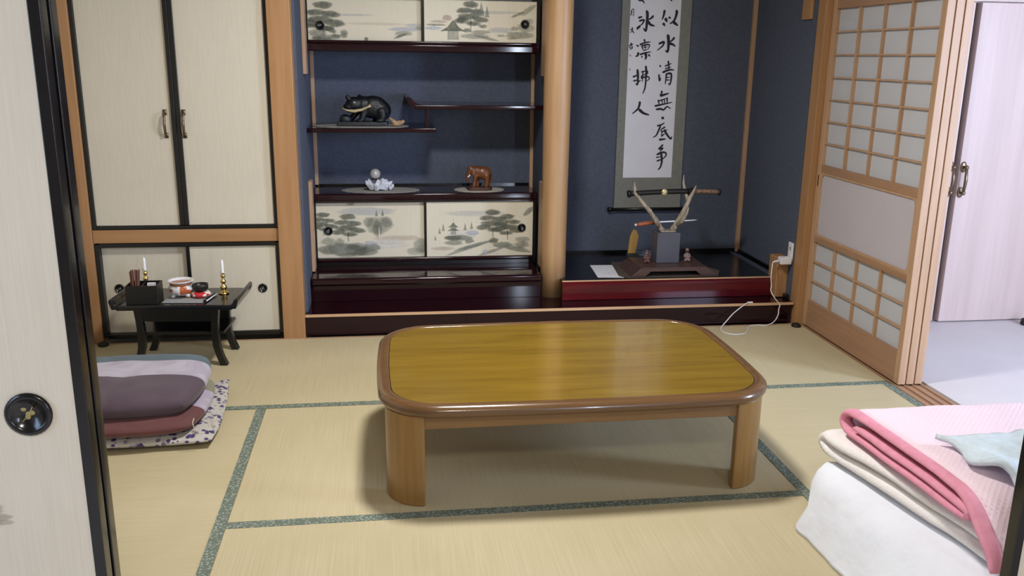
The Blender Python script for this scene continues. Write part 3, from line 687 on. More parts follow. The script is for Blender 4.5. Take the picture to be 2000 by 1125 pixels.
# ------------------------------------------------------------------ small black altar table and its things
at = thing('altar_table', 'small black lacquered altar table with upturned ends before the closet', 'table', (-.41, .645, 0))
bx(-.655, -.165, .495, .795, .262, .285).build('tabletop', 'black', at, bevel=.003)
for s in (-1, 1):
    c = -.41
    pts = [(.238, .285), (.246, .289), (.251, .297), (.255, .308), (.262, .314), (.270, .312), (.273, .302), (.268, .286), (.262, .268), (.238, .268)]
    pts = [(c+s*u, v) for u, v in pts]
    MB().prism(pts if s > 0 else pts[::-1], 'y', .490, .800).build('upturned_end', 'black', at, bevel=.002)
m = MB().box(-.575, -.245, .520, .532, .205, .268); m.build('apron', 'black_matte', at, bevel=.002)
m = MB().box(-.575, -.245, .758, .770, .205, .268); m.build('apron', 'black_matte', at, bevel=.002)
bx(-.60, -.215, .535, .760, .140, .153).build('lower_shelf', 'black_matte', at, bevel=.002)
bx(-.568, -.252, .735, .750, .153, .262).build('back_panel', 'black_matte', at)
for sx in (-1, 1):
    for yy in (.532, .752):
        c = -.41; pts = []
        A = [(.150, .268), (.146, .21), (.142, .15), (.145, .09), (.158, .04), (.172, 0)]; B = [(.205, 0), (.188, .04), (.176, .09), (.173, .15), (.176, .21), (.182, .268)]
        P = [(c+sx*u, v) for u, v in A+B]
        MB().prism(P[::-1] if sx > 0 else P, 'y', yy-.017, yy+.017).build('leg', 'black_matte', at, bevel=.003)
at.rotation_euler.z = -.058
at.location.z = .0014; ZA = .2868
def candlestick(x, y, label, l2):
    o = thing('candlestick', label, 'candlestick', (x, y, ZA), 'brass candlesticks on the altar table')
    MB().lathe([(.023, 0), (.024, .004), (.016, .009), (.009, .014), (.008, .017), (.013, .022), (.016, .030), (.013, .038), (.007, .043), (.007, .047), (.011, .052), (.013, .058), (.010, .064), (.006, .068), (.006, .074), (.010, .080), (.011, .086), (.007, .091), (.006, .094), (.002, .095)], (x, y, ZA), 24).build('stem', 'brass', o, smooth=True)
    MB().lathe([(.006, .0945), (.012, .096), (.0155, .1005), (.0145, .1005), (.010, .0975), (.001, .0972)], (x, y, ZA), 20).build('drip_cup', 'steel', o, smooth=True)
    c = MB().lathe([(.0065, .0975), (.0066, .101), (.0056, .152), (.004, .1545), (.0006, .155), (.0006, .160), (.0003, .1605)], (x, y, ZA), 16).build('candle', 'wax', smooth=True)
    tag(c, l2, 'candle', 'white candles on the altar table')
candlestick(-.240, .680, 'brass candlestick standing free at the right of the black altar table', 'short white candle in the right brass candlestick on the altar table')
candlestick(-.596, .760, 'brass candlestick mostly hidden behind the black incense box', 'short white candle behind the black incense box')
ibx = thing('incense_box', 'open black lacquered incense box at the left of the altar table', 'box', (-.552, .575, ZA))
x0, x1, y0, y1, h, t = -.622, -.490, .520, .625, .082, .006
m = MB().box(x0, x1, y0, y0+t, ZA, ZA+h).box(x0, x1, y1-t, y1, ZA, ZA+h).box(x0, x0+t, y0+t, y1-t, ZA, ZA+h).box(x1-t, x1, y0+t, y1-t, ZA, ZA+h).box(x0+t, x1-t, y0+t, y1-t, ZA, ZA+.05)
m.build('box_body', 'black_matte', ibx, bevel=.001)
bx(-.560, -.556, y0+t, y1-t, ZA+.05, ZA+h-.004).build('divider', 'black_matte', ibx)
m = MB(); rnd = random.Random(3)
for k in range(34):
    u, v = rnd.uniform(-.017, .017), rnd.uniform(-.014, .014)
    m.tube([(-.592+u*.8, .572+v, ZA+.051), (-.592+u*1.15+.002, .574+v, ZA+.138+rnd.uniform(-.005, .006))], .0021, 5)
tag(m.build('incense_bundle', 'incense'), 'bundle of brown incense sticks standing in the black incense box', 'incense')
tag(bx(-.545, -.512, .585, .603, ZA+.0505, ZA+.078).build('matchbox', 'white_plastic'), 'small white matchbox inside the black incense box', 'matchbox')
tag(MB().prism([(-.478, .535), (-.306, .520), (-.285, .680), (-.465, .690)], 'z', ZA+.0003, ZA+.004).build('cloth_mat', 'grey_cloth', bevel=.0012), 'grey cloth mat under the incense burner on the altar table', 'mat')
bn = thing('incense_burner', 'white porcelain incense burner with orange band on three feet', 'incense burner', (-.412, .622, ZA+.004))
c = (-.412, .622, ZA+.004)
m = MB(); m.lathe([(.018, .012), (.036, .014), (.050, .026), (.055, .040), (.051, .053), (.047, .058)], c, 32); m.build('bowl', 'burner', bn, smooth=True)
MB().lathe([(.047, .0575), (.047, .068), (.046, .0682)], c, 32).build('orange_band', 'burner_band', bn, smooth=True)
MB().lathe([(.046, .068), (.056, .074), (.0575, .077), (.055, .0785), (.046, .074), (.044, .066), (.001, .064)], c, 32).build('rim', 'porcelain_white', bn, smooth=True)
MB().lathe([(.0445, .0640), (.0445, .0665), (.03, .0675), (.001, .068)], c, 24).build('ash', 'porcelain_grey', bn, smooth=True)
for k in range(3):
    a = 2*PI*k/3+.5+PI; MB().tube([(c[0]+.030*math.cos(a), c[1]+.030*math.sin(a), c[2]+.020), (c[0]+.038*math.cos(a), c[1]+.038*math.sin(a), c[2]+.008), (c[0]+.041*math.cos(a), c[1]+.041*math.sin(a), c[2])], [.013, .009, .006], 10).build('foot', 'burner', bn, smooth=True)
c = (-.328, .615, ZA+.004)
tag(MB().lathe([(.020, 0), (.034, .003), (.042, .012), (.042, .017), (.036, .024), (.024, .026), (.001, .025)], c, 28).build('bell_cushion', 'bell_cushion', smooth=True), 'small round red and white cushion under the dark bell', 'cushion')
c = (-.328, .617, ZA+.0295)
tag(MB().lathe([(.010, 0), (.026, .003), (.033, .012), (.034, .026), (.0335, .034), (.0305, .034), (.030, .014), (.02, .007), (.001, .006)], c, 28).build('bell_bowl', 'bell', smooth=True), 'dark bronze bell bowl on the red and white cushion', 'bell')
st = thing('bell_striker', 'thin dark striker with pale tip lying at the right of the grey mat', 'striker', (-.282, .60, ZA+.004))
MB().tube([(-.300, .535, ZA+.0085), (-.277, .655, ZA+.0085)], .0042, 8).build('stick', 'black_matte', st, smooth=True)
MB().tube([(-.2885, .533, ZA+.0068), (-.2665, .652, ZA+.0068)], .0028, 8).build('pale_edge', 'white_plastic', st, smooth=True)

# ------------------------------------------------------------------ floor cushions
def cushion(cx, cy_, z0, w, d, h, name, m_, rot=0, dimple=0, pw=5, N=30, corner=None, droop=0, sq=0):
    vs = []; top = {}; bot = {}; fs = []
    for i in range(N+1):
        for j in range(N+1):
            u = math.sin(PI/2*(2*i/N-1)); v = math.sin(PI/2*(2*j/N-1))
            # squircle: pull the corners in a little
            k = 1-(.14-sq)*(u*u*v*v)
            e = max(0, (1-abs(u)**pw)*(1-abs(v)**pw))**.5
            x, y = u*w/2*k, v*d/2*k
            dm = dimple*math.exp(-((u/.16)**2+(v/.16)**2))
            wr = .004*noise.noise(Vector((x*9+cx*7, y*9, z0*30)))
            zt = z0+h*.5+h*.5*e*(.86+.14*(1-u*u)*(1-v*v))-dm*h+wr*e-droop*max(0, u)**3*0
            zb = z0+h*.5-h*.5*e
            if corner: zt, zb, x, y = corner(u, v, x, y, zt, zb)
            ca, sa = math.cos(rot), math.sin(rot)
            X, Y = cx+x*ca-y*sa, cy_+x*sa+y*ca
            top[i, j] = len(vs); vs.append((X, Y, zt))
            if i in (0, N) or j in (0, N): bot[i, j] = top[i, j]
            else: bot[i, j] = len(vs); vs.append((X, Y, zb))
    for i in range(N):
        for j in range(N):
            fs.append([top[i, j], top[i+1, j], top[i+1, j+1], top[i, j+1]]); fs.append([bot[i, j], bot[i, j+1], bot[i+1, j+1], bot[i+1, j]])
    return MB().add(vs, fs).build(name, m_, smooth=True)
def flap(u, v, x, y, zt, zb):
    s = max(0, u-.45)/.55*max(0, v+.5)/1.5
    return zt+.030*s*s, zb+.030*s*s, x-.028*s, y+.012*s
fl = cushion(-.400, -.095, .001, .575, .565, .056, 'floor_cushion', 'floral', corner=flap, sq=.10)
tag(fl, 'white floor cushion with purple flowers at the bottom of the stack', 'cushion', 'stacked floor cushions')
o = cushion(-.438, -.128, .040, .55, .53, .080, 'floor_cushion', 'cushion_mid')
tag(o, 'maroon and lavender floor cushion in the middle of the stack', 'cushion', 'stacked floor cushions')
for p in ([(-.175, -.375, .062), (-.172, -.385, .085), (-.178, -.380, .105), (-.174, -.370, .118)], [(-.175, -.376, .06), (-.160, -.386, .072), (-.148, -.380, .064)], [(-.125, -.312, .055), (-.128, -.325, .072), (-.118, -.318, .09), (-.110, -.308, .094)]):
    MB().tube(p, .0016, 5).build('tassel', 'tassel', o, smooth=True)
top_c = cushion(-.462, -.088, .101, .565, .54, .096, 'floor_cushion', 'cushion_top', dimple=.16, pw=8)
tag(top_c, 'purple, lavender and teal patchwork floor cushion on top of the stack', 'cushion', 'stacked floor cushions')

# ------------------------------------------------------------------ things on the staggered shelf and low cabinet
def doily(cx, cy_, z, rx, ry, label, m_='lace', n=72):
    pts = []
    for k in range(n):
        th = 2*PI*k/n; q = 1+.035*abs(math.sin(th*9)); pts.append((cx+rx*q*math.cos(th), cy_+ry*q*math.sin(th)))
    m = MB(); m.prism(pts, 'z', z+.0004, z+.0026)
    o = m.build('lace_doily', m_); return tag(o, label, 'doily', 'lace doilies in the shelf alcove')
doily(.375, 1.462, .981, .245, .13, 'grey lace doily under the black bear carving', 'grey_lace')
doily(.470, 1.500, .632, .205, .105, 'large lace doily under the crystal ball', 'grey_lace')
doily(1.008, 1.492, .632, .135, .098, 'small lace doily under the wooden elephant')
def organic(name, parts, mats, parent, voxel=.004, smooth=3):
    m = MB()
    for p in parts:
        if p[0] == 'e': m.ell(p[1], p[2], 18, 12, rot=p[3] if len(p) > 3 else None)
        else: m.tube(p[1], p[2], 12)
    o = m.build(name, mats, parent, smooth=True)
    r = o.modifiers.new('remesh', 'REMESH'); r.mode = 'VOXEL'; r.voxel_size = voxel; r.use_smooth_shade = True
    s = o.modifiers.new('smooth', 'SMOOTH'); s.factor = .5; s.iterations = smooth
    return o
rot = lambda ax, a: Matrix.Rotation(a, 3, ax)
# bear walking left with a fish in its mouth, on a block
bz = .981+.0027
br = thing('bear_carving', 'black carved bear holding a pale fish, on the left staggered shelf', 'carving', (.39, 1.45, bz))
m = MB(); nb_ = [(-.135, -.045), (.02, -.055), (.125, -.04), (.13, .04), (-.02, .05), (-.13, .045)]
m.prism([(.39+u, 1.45+v) for u, v in nb_], 'z', bz, bz+.022); m.build('base', 'bear_base', br, bevel=.004, seg=2)
by = 1.45; z0 = bz+.018
organic('body', [
    ('e', (.440, by, z0+.078), (.078, .050, .060)), ('e', (.480, by, z0+.060), (.055, .050, .056)), ('e', (.395, by, z0+.088), (.062, .046, .047), rot('Y', .1)),
    ('e', (.343, by-.010, z0+.094), (.045, .040, .038)), ('e', (.318, by-.020, z0+.080), (.032, .026, .023)), ('e', (.326, by-.016, z0+.060), (.028, .021, .011)),
    ('e', (.312, by-.030, z0+.129), (.013, .009, .013)), ('e', (.372, by+.006, z0+.132), (.013, .009, .012)),
    ('t', [(.395, by-.026, z0+.075), (.388, by-.030, z0+.035), (.380, by-.032, z0+.008)], [.024, .018, .016]), ('e', (.372, by-.034, z0+.009), (.022, .014, .011)),
    ('t', [(.375, by+.022, z0+.075), (.345, by+.026, z0+.04), (.320, by+.026, z0+.012)], [.022, .017, .015]), ('e', (.310, by+.024, z0+.012), (.022, .014, .012)),
    ('t', [(.482, by-.028, z0+.065), (.490, by-.034, z0+.035), (.484, by-.036, z0+.008)], [.030, .022, .017]), ('e', (.474, by-.040, z0+.010), (.024, .015, .011)),
    ('t', [(.480, by+.028, z0+.065), (.470, by+.032, z0+.035), (.462, by+.034, z0+.008)], [.030, .022, .017]), ('e', (.455, by+.034, z0+.010), (.022, .014, .011)),
    ('e', (.525, by, z0+.055), (.010, .010, .014))], 'bear', br, .0045, 2)
MB().ell((.296, by-.004, z0+.016), (.032, .026, .026)).build('rock', 'bear_base', br, smooth=True)
m = MB(); m.tube([(.283, by-.060, z0+.076), (.308, by-.060, z0+.064), (.345, by-.058, z0+.060), (.385, by-.056, z0+.068), (.412, by-.055, z0+.080), (.430, by-.055, z0+.090)], [.004, .012, .018, .015, .010, .018], 10, flat=.5)
m.build('fish', 'fish', br, smooth=True)
m = MB(); m.ell((.345, by-.049, z0+.104), (.004, .003, .004)); m.build('eye', 'steel', br, smooth=True)
# small tan carving
o = organic('wood_ornament', [('t', [(.525, 1.40, bz+.044), (.545, 1.395, bz+.026), (.560, 1.392, bz+.008)], [.006, .012, .010]), ('e', (.575, 1.40, bz+.018), (.022, .016, .014)), ('e', (.594, 1.402, bz+.024), (.011, .010, .011)), ('e', (.562, 1.40, bz+.008), (.028, .018, .0075))], 'tan_wood', None, .003, 2)
tag(o, 'small tan carved wood ornament just right of the black bear', 'ornament')
# crystal ball
cz = .632+.0027
q = thing('quartz_cluster', 'clear quartz crystal cluster standing on the large lace doily', 'crystal', (.46, 1.48, cz))
rnd = random.Random(11); m = MB()
def shard(m, b, d, L, r):
    d = Vector(d).normalized(); a = d.cross(Vector((.3, .9, .2))).normalized(); c_ = d.cross(a); b = Vector(b); vs = []
    for k, (t, rr) in enumerate(((0, r), (.72*L, r*.92))): vs += [b+d*t+(a*math.cos(2*PI*j/6)+c_*math.sin(2*PI*j/6))*rr for j in range(6)]
    vs.append(b+d*L); fs = [list(range(6))[::-1]]+[[j, (j+1) % 6, 6+(j+1) % 6, 6+j] for j in range(6)]+[[6+j, 6+(j+1) % 6, 12] for j in range(6)]
    m.add(vs, fs)
for k in range(34):
    a = rnd.uniform(0, 6.28); R0 = rnd.uniform(0, .04); e = 2.2-R0*38
    shard(m, (.452+R0*math.cos(a), 1.48+R0*.6*math.sin(a), cz+.010), (math.cos(a)*.7, math.sin(a)*.5, e), rnd.uniform(.045, .062), rnd.uniform(.009, .015))
for k in range(9):
    shard(m, (.505+rnd.uniform(-.02, .02), 1.475+rnd.uniform(-.01, .01), cz+.007), (rnd.uniform(-.2, .9), rnd.uniform(-.4, .3), .6), rnd.uniform(.025, .042), rnd.uniform(.005, .009))
m.build('crystal_points', 'quartz', q)
o = MB().lathe([(.018, .0), (.024, .002), (.024, .006), (.017, .006), (.016, .003)], (.443, 1.48, cz+.0585), 24).build('ring_stand', 'black', smooth=True)
tag(o, 'thin black ring stand between crystal ball and quartz cluster', 'ring stand')
o = MB().ell((.443, 1.48, cz+.0900), (.0275, .0275, .0275), 28, 18).build('crystal_ball', 'crystal', smooth=True)
tag(o, 'clear crystal ball perched on top of the quartz cluster', 'crystal ball')
# elephant facing left
ez = cz; el = thing('elephant_carving', 'red-brown carved wooden elephant facing left on the small lace doily', 'carving', (1.008, 1.48, ez))
m = MB(); m.prism(rrect(.940, 1.078, 1.44, 1.52, .03, 5), 'z', ez, ez+.016); m.build('base', 'elephant_base', el, bevel=.004)
ey = 1.48; z1 = ez+.012
organic('body', [
    ('e', (1.025, ey, z1+.082), (.047, .033, .036)), ('e', (1.040, ey, z1+.076), (.034, .032, .036)), ('e', (.990, ey, z1+.090), (.030, .026, .030)),
    ('e', (.962, ey, z1+.094), (.020, .018, .024)), ('e', (.957, ey, z1+.110), (.013, .013, .010)),
    ('t', [(.952, ey, z1+.085), (.942, ey, z1+.062), (.940, ey, z1+.042), (.944, ey, z1+.031), (.952, ey, z1+.034)], [.014, .010, .008, .007, .006]),
    ('t', [(.985, ey-.017, z1+.07), (.980, ey-.017, z1+.035), (.975, ey-.017, z1+.002)], [.016, .011, .0115]), ('t', [(1.000, ey+.017, z1+.07), (.998, ey+.017, z1+.035), (.998, ey+.017, z1+.002)], [.016, .011, .0115]),
    ('t', [(1.045, ey-.017, z1+.07), (1.048, ey-.017, z1+.035), (1.042, ey-.017, z1+.002)], [.019, .013, .012]), ('t', [(1.055, ey+.017, z1+.07), (1.060, ey+.017, z1+.035), (1.060, ey+.017, z1+.002)], [.019, .013, .012]),
    ('t', [(1.071, ey, z1+.085), (1.075, ey-.002, z1+.055), (1.073, ey-.002, z1+.035)], [.004, .004, .005])], 'elephant', el, .0038, 2)
for s in (-1, 1):
    MB().ell((.978, ey+s*.025, z1+.088), (.015, .004, .022), rot=rot('Z', -.3*s)).build('ear', 'elephant', el, smooth=True)
    MB().tube([(.955, ey+s*.013, z1+.072), (.946, ey+s*.015, z1+.060), (.939, ey+s*.015, z1+.060)], [.0035, .003, .001], 6).build('tusk', 'wax', el, smooth=True)

# ------------------------------------------------------------------ hanging scroll
sy = 1.690
sc = thing('hanging_scroll', 'tall hanging scroll with black brush calligraphy on white paper', 'scroll', (2.03, sy, .47))
bx(1.828, 2.232, sy-.002, sy, .487, 2.15).build('cloth_mount', 'scroll_cloth', sc)
MB().tube([(1.815, sy-.011, .482), (2.245, sy-.011, .482)], .0095, 14).build('roller', 'black_matte', sc, smooth=True)
for x in (1.788, 2.245): MB().tube([(x, sy-.011, .482), (x+.027, sy-.011, .482)], .0135, 14).build('roller_knob', 'black', sc, smooth=True)
STROKES = [(0.0078,[(1.918,1.661),(1.943,1.657),(1.953,1.644)]),(0.0094,[(2.107,1.667),(2.11,1.66)]),(0.01,[(2.072,1.609),(2.069,1.585),(2.061,1.56)]),(0.0113,[(2.068,1.539),(2.078,1.526)]),(0.0131,[(2.08,1.565),(2.089,1.548)]),(0.0094,[(2.099,1.572),(2.109,1.567)]),(0.0113,[(2.142,1.61),(2.143,1.592),(2.131,1.555),(2.108,1.538)]),(0.0125,[(2.128,1.546),(2.153,1.529)]),(0.0125,[(2.098,1.476),(2.103,1.458),(2.106,1.405),(2.101,1.384),(2.091,1.391)]),(0.0088,[(2.049,1.427),(2.078,1.438),(2.071,1.416),(2.042,1.392)]),(0.0088,[(2.138,1.463),(2.126,1.448),(2.108,1.436)]),(0.0113,[(2.108,1.429),(2.128,1.426),(2.145,1.415)]),(0.0119,[(1.969,1.604),(1.974,1.58),(1.972,1.522),(1.968,1.496),(1.955,1.51)]),(0.0088,[(1.923,1.566),(1.944,1.572)]),(0.0075,[(1.928,1.549),(1.955,1.555),(1.948,1.536),(1.934,1.524)]),(0.01,[(1.934,1.523),(1.917,1.504)]),(0.0125,[(1.923,1.515),(1.919,1.505)]),(0.0088,[(2.009,1.578),(1.995,1.565),(1.981,1.557)]),(0.0113,[(1.977,1.549),(1.994,1.531),(2.017,1.524)]),(0.0081,[(1.921,1.417),(1.932,1.411)]),(0.01,[(1.931,1.377),(1.929,1.363),(1.918,1.356)]),(0.0081,[(1.962,1.45),(1.968,1.435)]),(0.0075,[(1.938,1.42),(1.967,1.432),(1.999,1.437)]),(0.0056,[(1.949,1.414),(1.961,1.388)]),(0.0069,[(1.949,1.414),(1.981,1.422),(1.995,1.418),(1.986,1.396)]),(0.0041,[(1.959,1.405),(1.985,1.41)]),(0.0047,[(1.962,1.389),(1.984,1.396)]),(0.0041,[(1.969,1.415),(1.973,1.395)]),(0.0075,[(1.942,1.367),(1.974,1.377),(2.004,1.382)]),(0.0113,[(1.973,1.374),(1.978,1.355),(1.973,1.341)]),(0.0081,[(1.952,1.357),(1.956,1.352)]),(0.0088,[(1.992,1.367),(2.0,1.358)]),(0.0034,[(1.881,1.608),(1.879,1.59),(1.875,1.578)]),(0.0034,[(1.882,1.608),(1.893,1.611),(1.894,1.579),(1.889,1.577)]),(0.0034,[(1.879,1.596),(1.887,1.598)]),(0.0034,[(1.883,1.603),(1.884,1.588)]),(0.0031,[(1.878,1.581),(1.889,1.584)]),(0.0044,[(1.879,1.501),(1.896,1.506)]),(0.0044,[(1.889,1.515),(1.89,1.497),(1.878,1.484)]),(0.0056,[(1.889,1.497),(1.901,1.483)]),(0.0047,[(1.886,1.431),(1.89,1.411)]),(0.0044,[(1.874,1.413),(1.899,1.423)]),(0.0034,[(1.881,1.421),(1.896,1.426)]),(0.0041,[(1.877,1.404),(1.896,1.408)]),(0.0041,[(1.881,1.395),(1.896,1.402),(1.894,1.414)]),(0.0081,[(2.061,1.308),(2.068,1.301)]),(0.0075,[(2.059,1.258),(2.064,1.223),(2.071,1.24)]),(0.0078,[(2.11,1.333),(2.117,1.285)]),(0.0063,[(2.092,1.305),(2.13,1.32)]),(0.0056,[(2.094,1.291),(2.129,1.3)]),(0.0088,[(2.08,1.27),(2.117,1.284),(2.146,1.284)]),(0.0075,[(2.102,1.262),(2.102,1.238),(2.099,1.205)]),(0.0085,[(2.102,1.261),(2.13,1.263),(2.132,1.226),(2.126,1.203),(2.118,1.208)]),(0.0053,[(2.107,1.242),(2.124,1.244)]),(0.0053,[(2.107,1.227),(2.125,1.229)]),(0.0088,[(2.079,1.165),(2.082,1.157),(2.072,1.142)]),(0.01,[(2.074,1.139),(2.099,1.146),(2.122,1.153)]),(0.0066,[(2.062,1.115),(2.071,1.087)]),(0.0059,[(2.062,1.108),(2.113,1.126)]),(0.0053,[(2.084,1.118),(2.09,1.091)]),(0.0053,[(2.099,1.12),(2.102,1.093)]),(0.0072,[(2.115,1.128),(2.116,1.1)]),(0.0081,[(2.044,1.081),(2.083,1.089),(2.145,1.103)]),(0.0085,[(2.053,1.062),(2.081,1.065),(2.098,1.06),(2.117,1.078),(2.139,1.067)]),(0.01,[(1.931,1.284),(1.936,1.243),(1.935,1.202),(1.925,1.206)]),(0.0075,[(1.907,1.243),(1.938,1.256)]),(0.0069,[(1.911,1.221),(1.94,1.227)]),(0.0063,[(1.937,1.215),(1.953,1.225)]),(0.0088,[(1.979,1.304),(1.983,1.267),(1.981,1.188),(1.969,1.151)]),(0.0066,[(1.955,1.271),(1.988,1.279)]),(0.0059,[(1.989,1.279),(1.989,1.261),(1.958,1.252)]),(0.0059,[(1.958,1.251),(1.954,1.237)]),(0.0066,[(1.955,1.236),(1.99,1.246),(2.004,1.234),(1.988,1.221)]),(0.0059,[(1.964,1.267),(1.963,1.216)]),(0.01,[(1.954,1.105),(1.952,1.084),(1.942,1.062),(1.914,1.038)]),(0.0119,[(1.951,1.062),(1.978,1.041),(2.011,1.031)]),(0.0119,[(2.09,1.016),(2.102,1.01)]),(0.0075,[(2.065,0.968),(2.09,0.975),(2.107,0.986)]),(0.0075,[(2.085,0.968),(2.069,0.928),(2.06,0.912),(2.044,0.902)]),(0.0072,[(2.112,0.962),(2.088,0.946)]),(0.0059,[(2.088,0.943),(2.095,0.931),(2.093,0.912)]),(0.0066,[(2.093,0.909),(2.112,0.923)]),(0.0059,[(2.095,0.934),(2.127,0.947)]),(0.0094,[(2.109,0.946),(2.126,0.919),(2.15,0.894),(2.156,0.907)]),(0.0094,[(2.082,0.889),(2.119,0.893)]),(0.0075,[(2.106,0.859),(2.079,0.835)]),(0.0078,[(2.082,0.834),(2.106,0.84),(2.089,0.821)]),(0.0088,[(2.072,0.802),(2.099,0.814),(2.122,0.814),(2.128,0.798),(2.108,0.776)]),(0.0053,[(2.069,0.786),(2.097,0.79)]),(0.0072,[(2.074,0.765),(2.108,0.776)]),(0.0094,[(2.097,0.811),(2.104,0.767),(2.098,0.731),(2.084,0.715)])]
SEALS = [(1.885, 1.361), (1.886, 1.284)]
def brush(m, pts, w, y):
    P = [Vector(p) for p in pts]; Q = []
    for i in range(len(P)-1):
        for k in range(6):
            t = k/6; p0, p1, p2, p3 = P[max(i-1, 0)], P[i], P[i+1], P[min(i+2, len(P)-1)]
            Q.append(.5*((2*p1)+(p2-p0)*t+(2*p0-5*p1+4*p2-p3)*t*t+(3*p1-p0-3*p2+p3)*t**3))
    Q.append(P[-1]); n = len(Q); L_ = []; R_2 = []
    for i, q in enumerate(Q):
        d = (Q[min(i+1, n-1)]-Q[max(i-1, 0)]); d = d.normalized() if d.length > 0 else Vector((1, 0)); nn = Vector((-d.y, d.x))
        s = i/(n-1); ww = w*(.5+.12*math.cos(s*PI))*(1-.35*max(0, s-.75)/.25)*(1-.3*max(0, .12-s)/.12)
        L_.append(q+nn*ww); R_2.append(q-nn*ww)
    d0 = (Q[0]-Q[1]).normalized()*w*.35; d1 = (Q[-1]-Q[-2]).normalized()*w*.3
    vs = [(p.x, y, p.y) for p in L_+R_2]+[((Q[0]+d0).x, y, (Q[0]+d0).y), ((Q[-1]+d1).x, y, (Q[-1]+d1).y)]
    fs = [[i, n+i, n+i+1, i+1] for i in range(n-1)]+[[2*n, n, 0], [2*n+1, n-1, 2*n-1]]
    m.add(vs, fs, 1)
m = MB().box(1.8735, 2.1675, sy-.0032, sy-.0021, .668, 1.98); k = 0
for w_, pts in STROKES: brush(m, pts, w_*1.2, sy-.0034-.00001*k); k += 1
for x, z in SEALS: m.box(x-.0055, x+.0055, sy-.0036, sy-.0033, z-.006, z+.006, 2)
m.build('paper_sheet', ['paper', 'ink', 'red_ink'], sc)

# ------------------------------------------------------------------ display platform things
TZ = .214
cm = MB().prism([(1.725, 1.13), (1.76, 1.075), (2.26, 1.075), (2.315, 1.20), (2.20, 1.43), (1.76, 1.45)], 'z', TZ+.0016, TZ+.0042)
tag(cm.build('cloth_mat', 'mat_brown'), 'frayed brown cloth mat under the wooden sword stand tray', 'mat')
pp = thing('paper_note', 'white paper note with handwriting lying by the sword stand', 'paper', (1.70, 1.25, TZ+.0003))
NOTE = MB().prism([(1.626, 1.392), (1.606, 1.110), (1.83, 1.090), (1.80, 1.385)], 'z', TZ+.0003, TZ+.0012)
m = NOTE; rnd = random.Random(5)
for r_ in range(5):
    for k in range(5):
        x = 1.668+.026*r_-.003*k; y = 1.345-.045*k
        m.add([(x+rnd.uniform(-.006, .006), y+rnd.uniform(-.008, .008), TZ+.0014), (x+.009, y-.004, TZ+.0014), (x+.008, y+.003, TZ+.0014)], [[0, 1, 2]], 1)
m.build('sheet', ['paper', 'grey_block'], pp)
ty = thing('display_stand', 'low brown wooden display stand with cut-out front in the right alcove', 'stand', (2.02, 1.20, TZ+.0045))
zt = TZ+.0045
bx(1.835, 2.205, 1.10, 1.36, zt+.036, zt+.046).build('top_board', 'brown_stand', ty, bevel=.003)
for y0 in (1.088, 1.352):
    out = [(1.782, zt), (1.86, zt), (1.890, zt+.026), (2.140, zt+.026), (2.17, zt), (2.262, zt), (2.235, zt+.022), (2.205, zt+.042), (1.835, zt+.042), (1.808, zt+.022)]
    MB().prism(out, 'y', y0, y0+.014).build('skirt', 'brown_stand', ty, bevel=.002)
for s, xa, xb in ((0, 1.782, 1.835), (1, 2.262, 2.205)):
    P = [(xa, zt), (xb, zt+.042), (xb+(.01 if s == 0 else -.01), zt+.036), (xa+(.014 if s == 0 else -.014), zt)]
    MB().prism(P if s else P[::-1], 'y', 1.102, 1.352).build('end_slope', 'brown_stand', ty)
bk = thing('antler_sword_rack', 'pale deer-antler sword rack on a slate-grey block', 'sword rack', (2.015, 1.24, zt+.046))
zb = zt+.0462
bx(1.950, 2.080, 1.20, 1.30, zb, .432).build('block', 'grey_block', bk, bevel=.003)
bx(1.975, 2.060, 1.22, 1.28, .432, .438).build('antler_plate', 'antler', bk, bevel=.002)
yy = 1.245
m = MB()
m.tube([(1.990, yy, .437), (1.973, yy-.004, .455), (1.945, yy-.02, .500), (1.890, yy-.035, .565), (1.845, yy-.032, .615), (1.818, yy-.024, .648), (1.810, yy-.032, .684)], [.019, .015, .013, .0115, .010, .008, .002], 10)
m.tube([(1.965, yy-.008, .462), (1.938, yy-.05, .490), (1.912, yy-.072, .528), (1.895, yy-.075, .570)], [.013, .010, .008, .002], 10)
m.tube([(1.848, yy-.032, .612), (1.838, yy+.004, .640), (1.832, yy+.038, .680), (1.832, yy+.038, .700)], [.008, .007, .005, .002], 10)
m.build('left_antler', 'antler', bk, smooth=True)
m = MB()
m.tube([(2.045, yy, .437), (2.058, yy-.004, .460), (2.082, yy-.014, .510), (2.105, yy-.02, .565), (2.128, yy-.02, .62), (2.140, yy-.03, .652), (2.152, yy-.038, .688)], [.019, .016, .014, .013, .012, .008, .002], 10)
m.tube([(2.062, yy-.006, .465), (2.085, yy-.05, .500), (2.098, yy-.07, .545), (2.105, yy-.075, .578)], [.013, .010, .008, .002], 10)
m.tube([(2.120, yy-.02, .60), (2.112, yy+.01, .640), (2.106, yy+.038, .690), (2.106, yy+.040, .735)], [.011, .010, .007, .002], 10)
m.build('right_antler', 'antler', bk, smooth=True)
sw = thing('sword', 'short sword in black scabbard resting across the antler rack', 'sword', (2.05, yy, .64))
def arc(x): return .652-.13*(x-2.06)**2+.008*(x-2.06)
m = MB(); xs = [1.797+.0333*k for k in range(11)]
m.tube([(x, yy, arc(x)) for x in xs], [.0175]*11, 14, flat=.8); m.build('scabbard', 'black_void', sw, smooth=True)
m = MB(); m.tube([(1.786, yy, arc(1.786)), (1.800, yy, arc(1.80))], .0195, 14); m.build('scabbard_tip', 'rubber', sw, smooth=True); m = MB(); m.tube([(2.126, yy, arc(2.126)), (2.136, yy, arc(2.136))], .0195, 14); m.build('scabbard_fitting', 'rubber', sw, smooth=True)
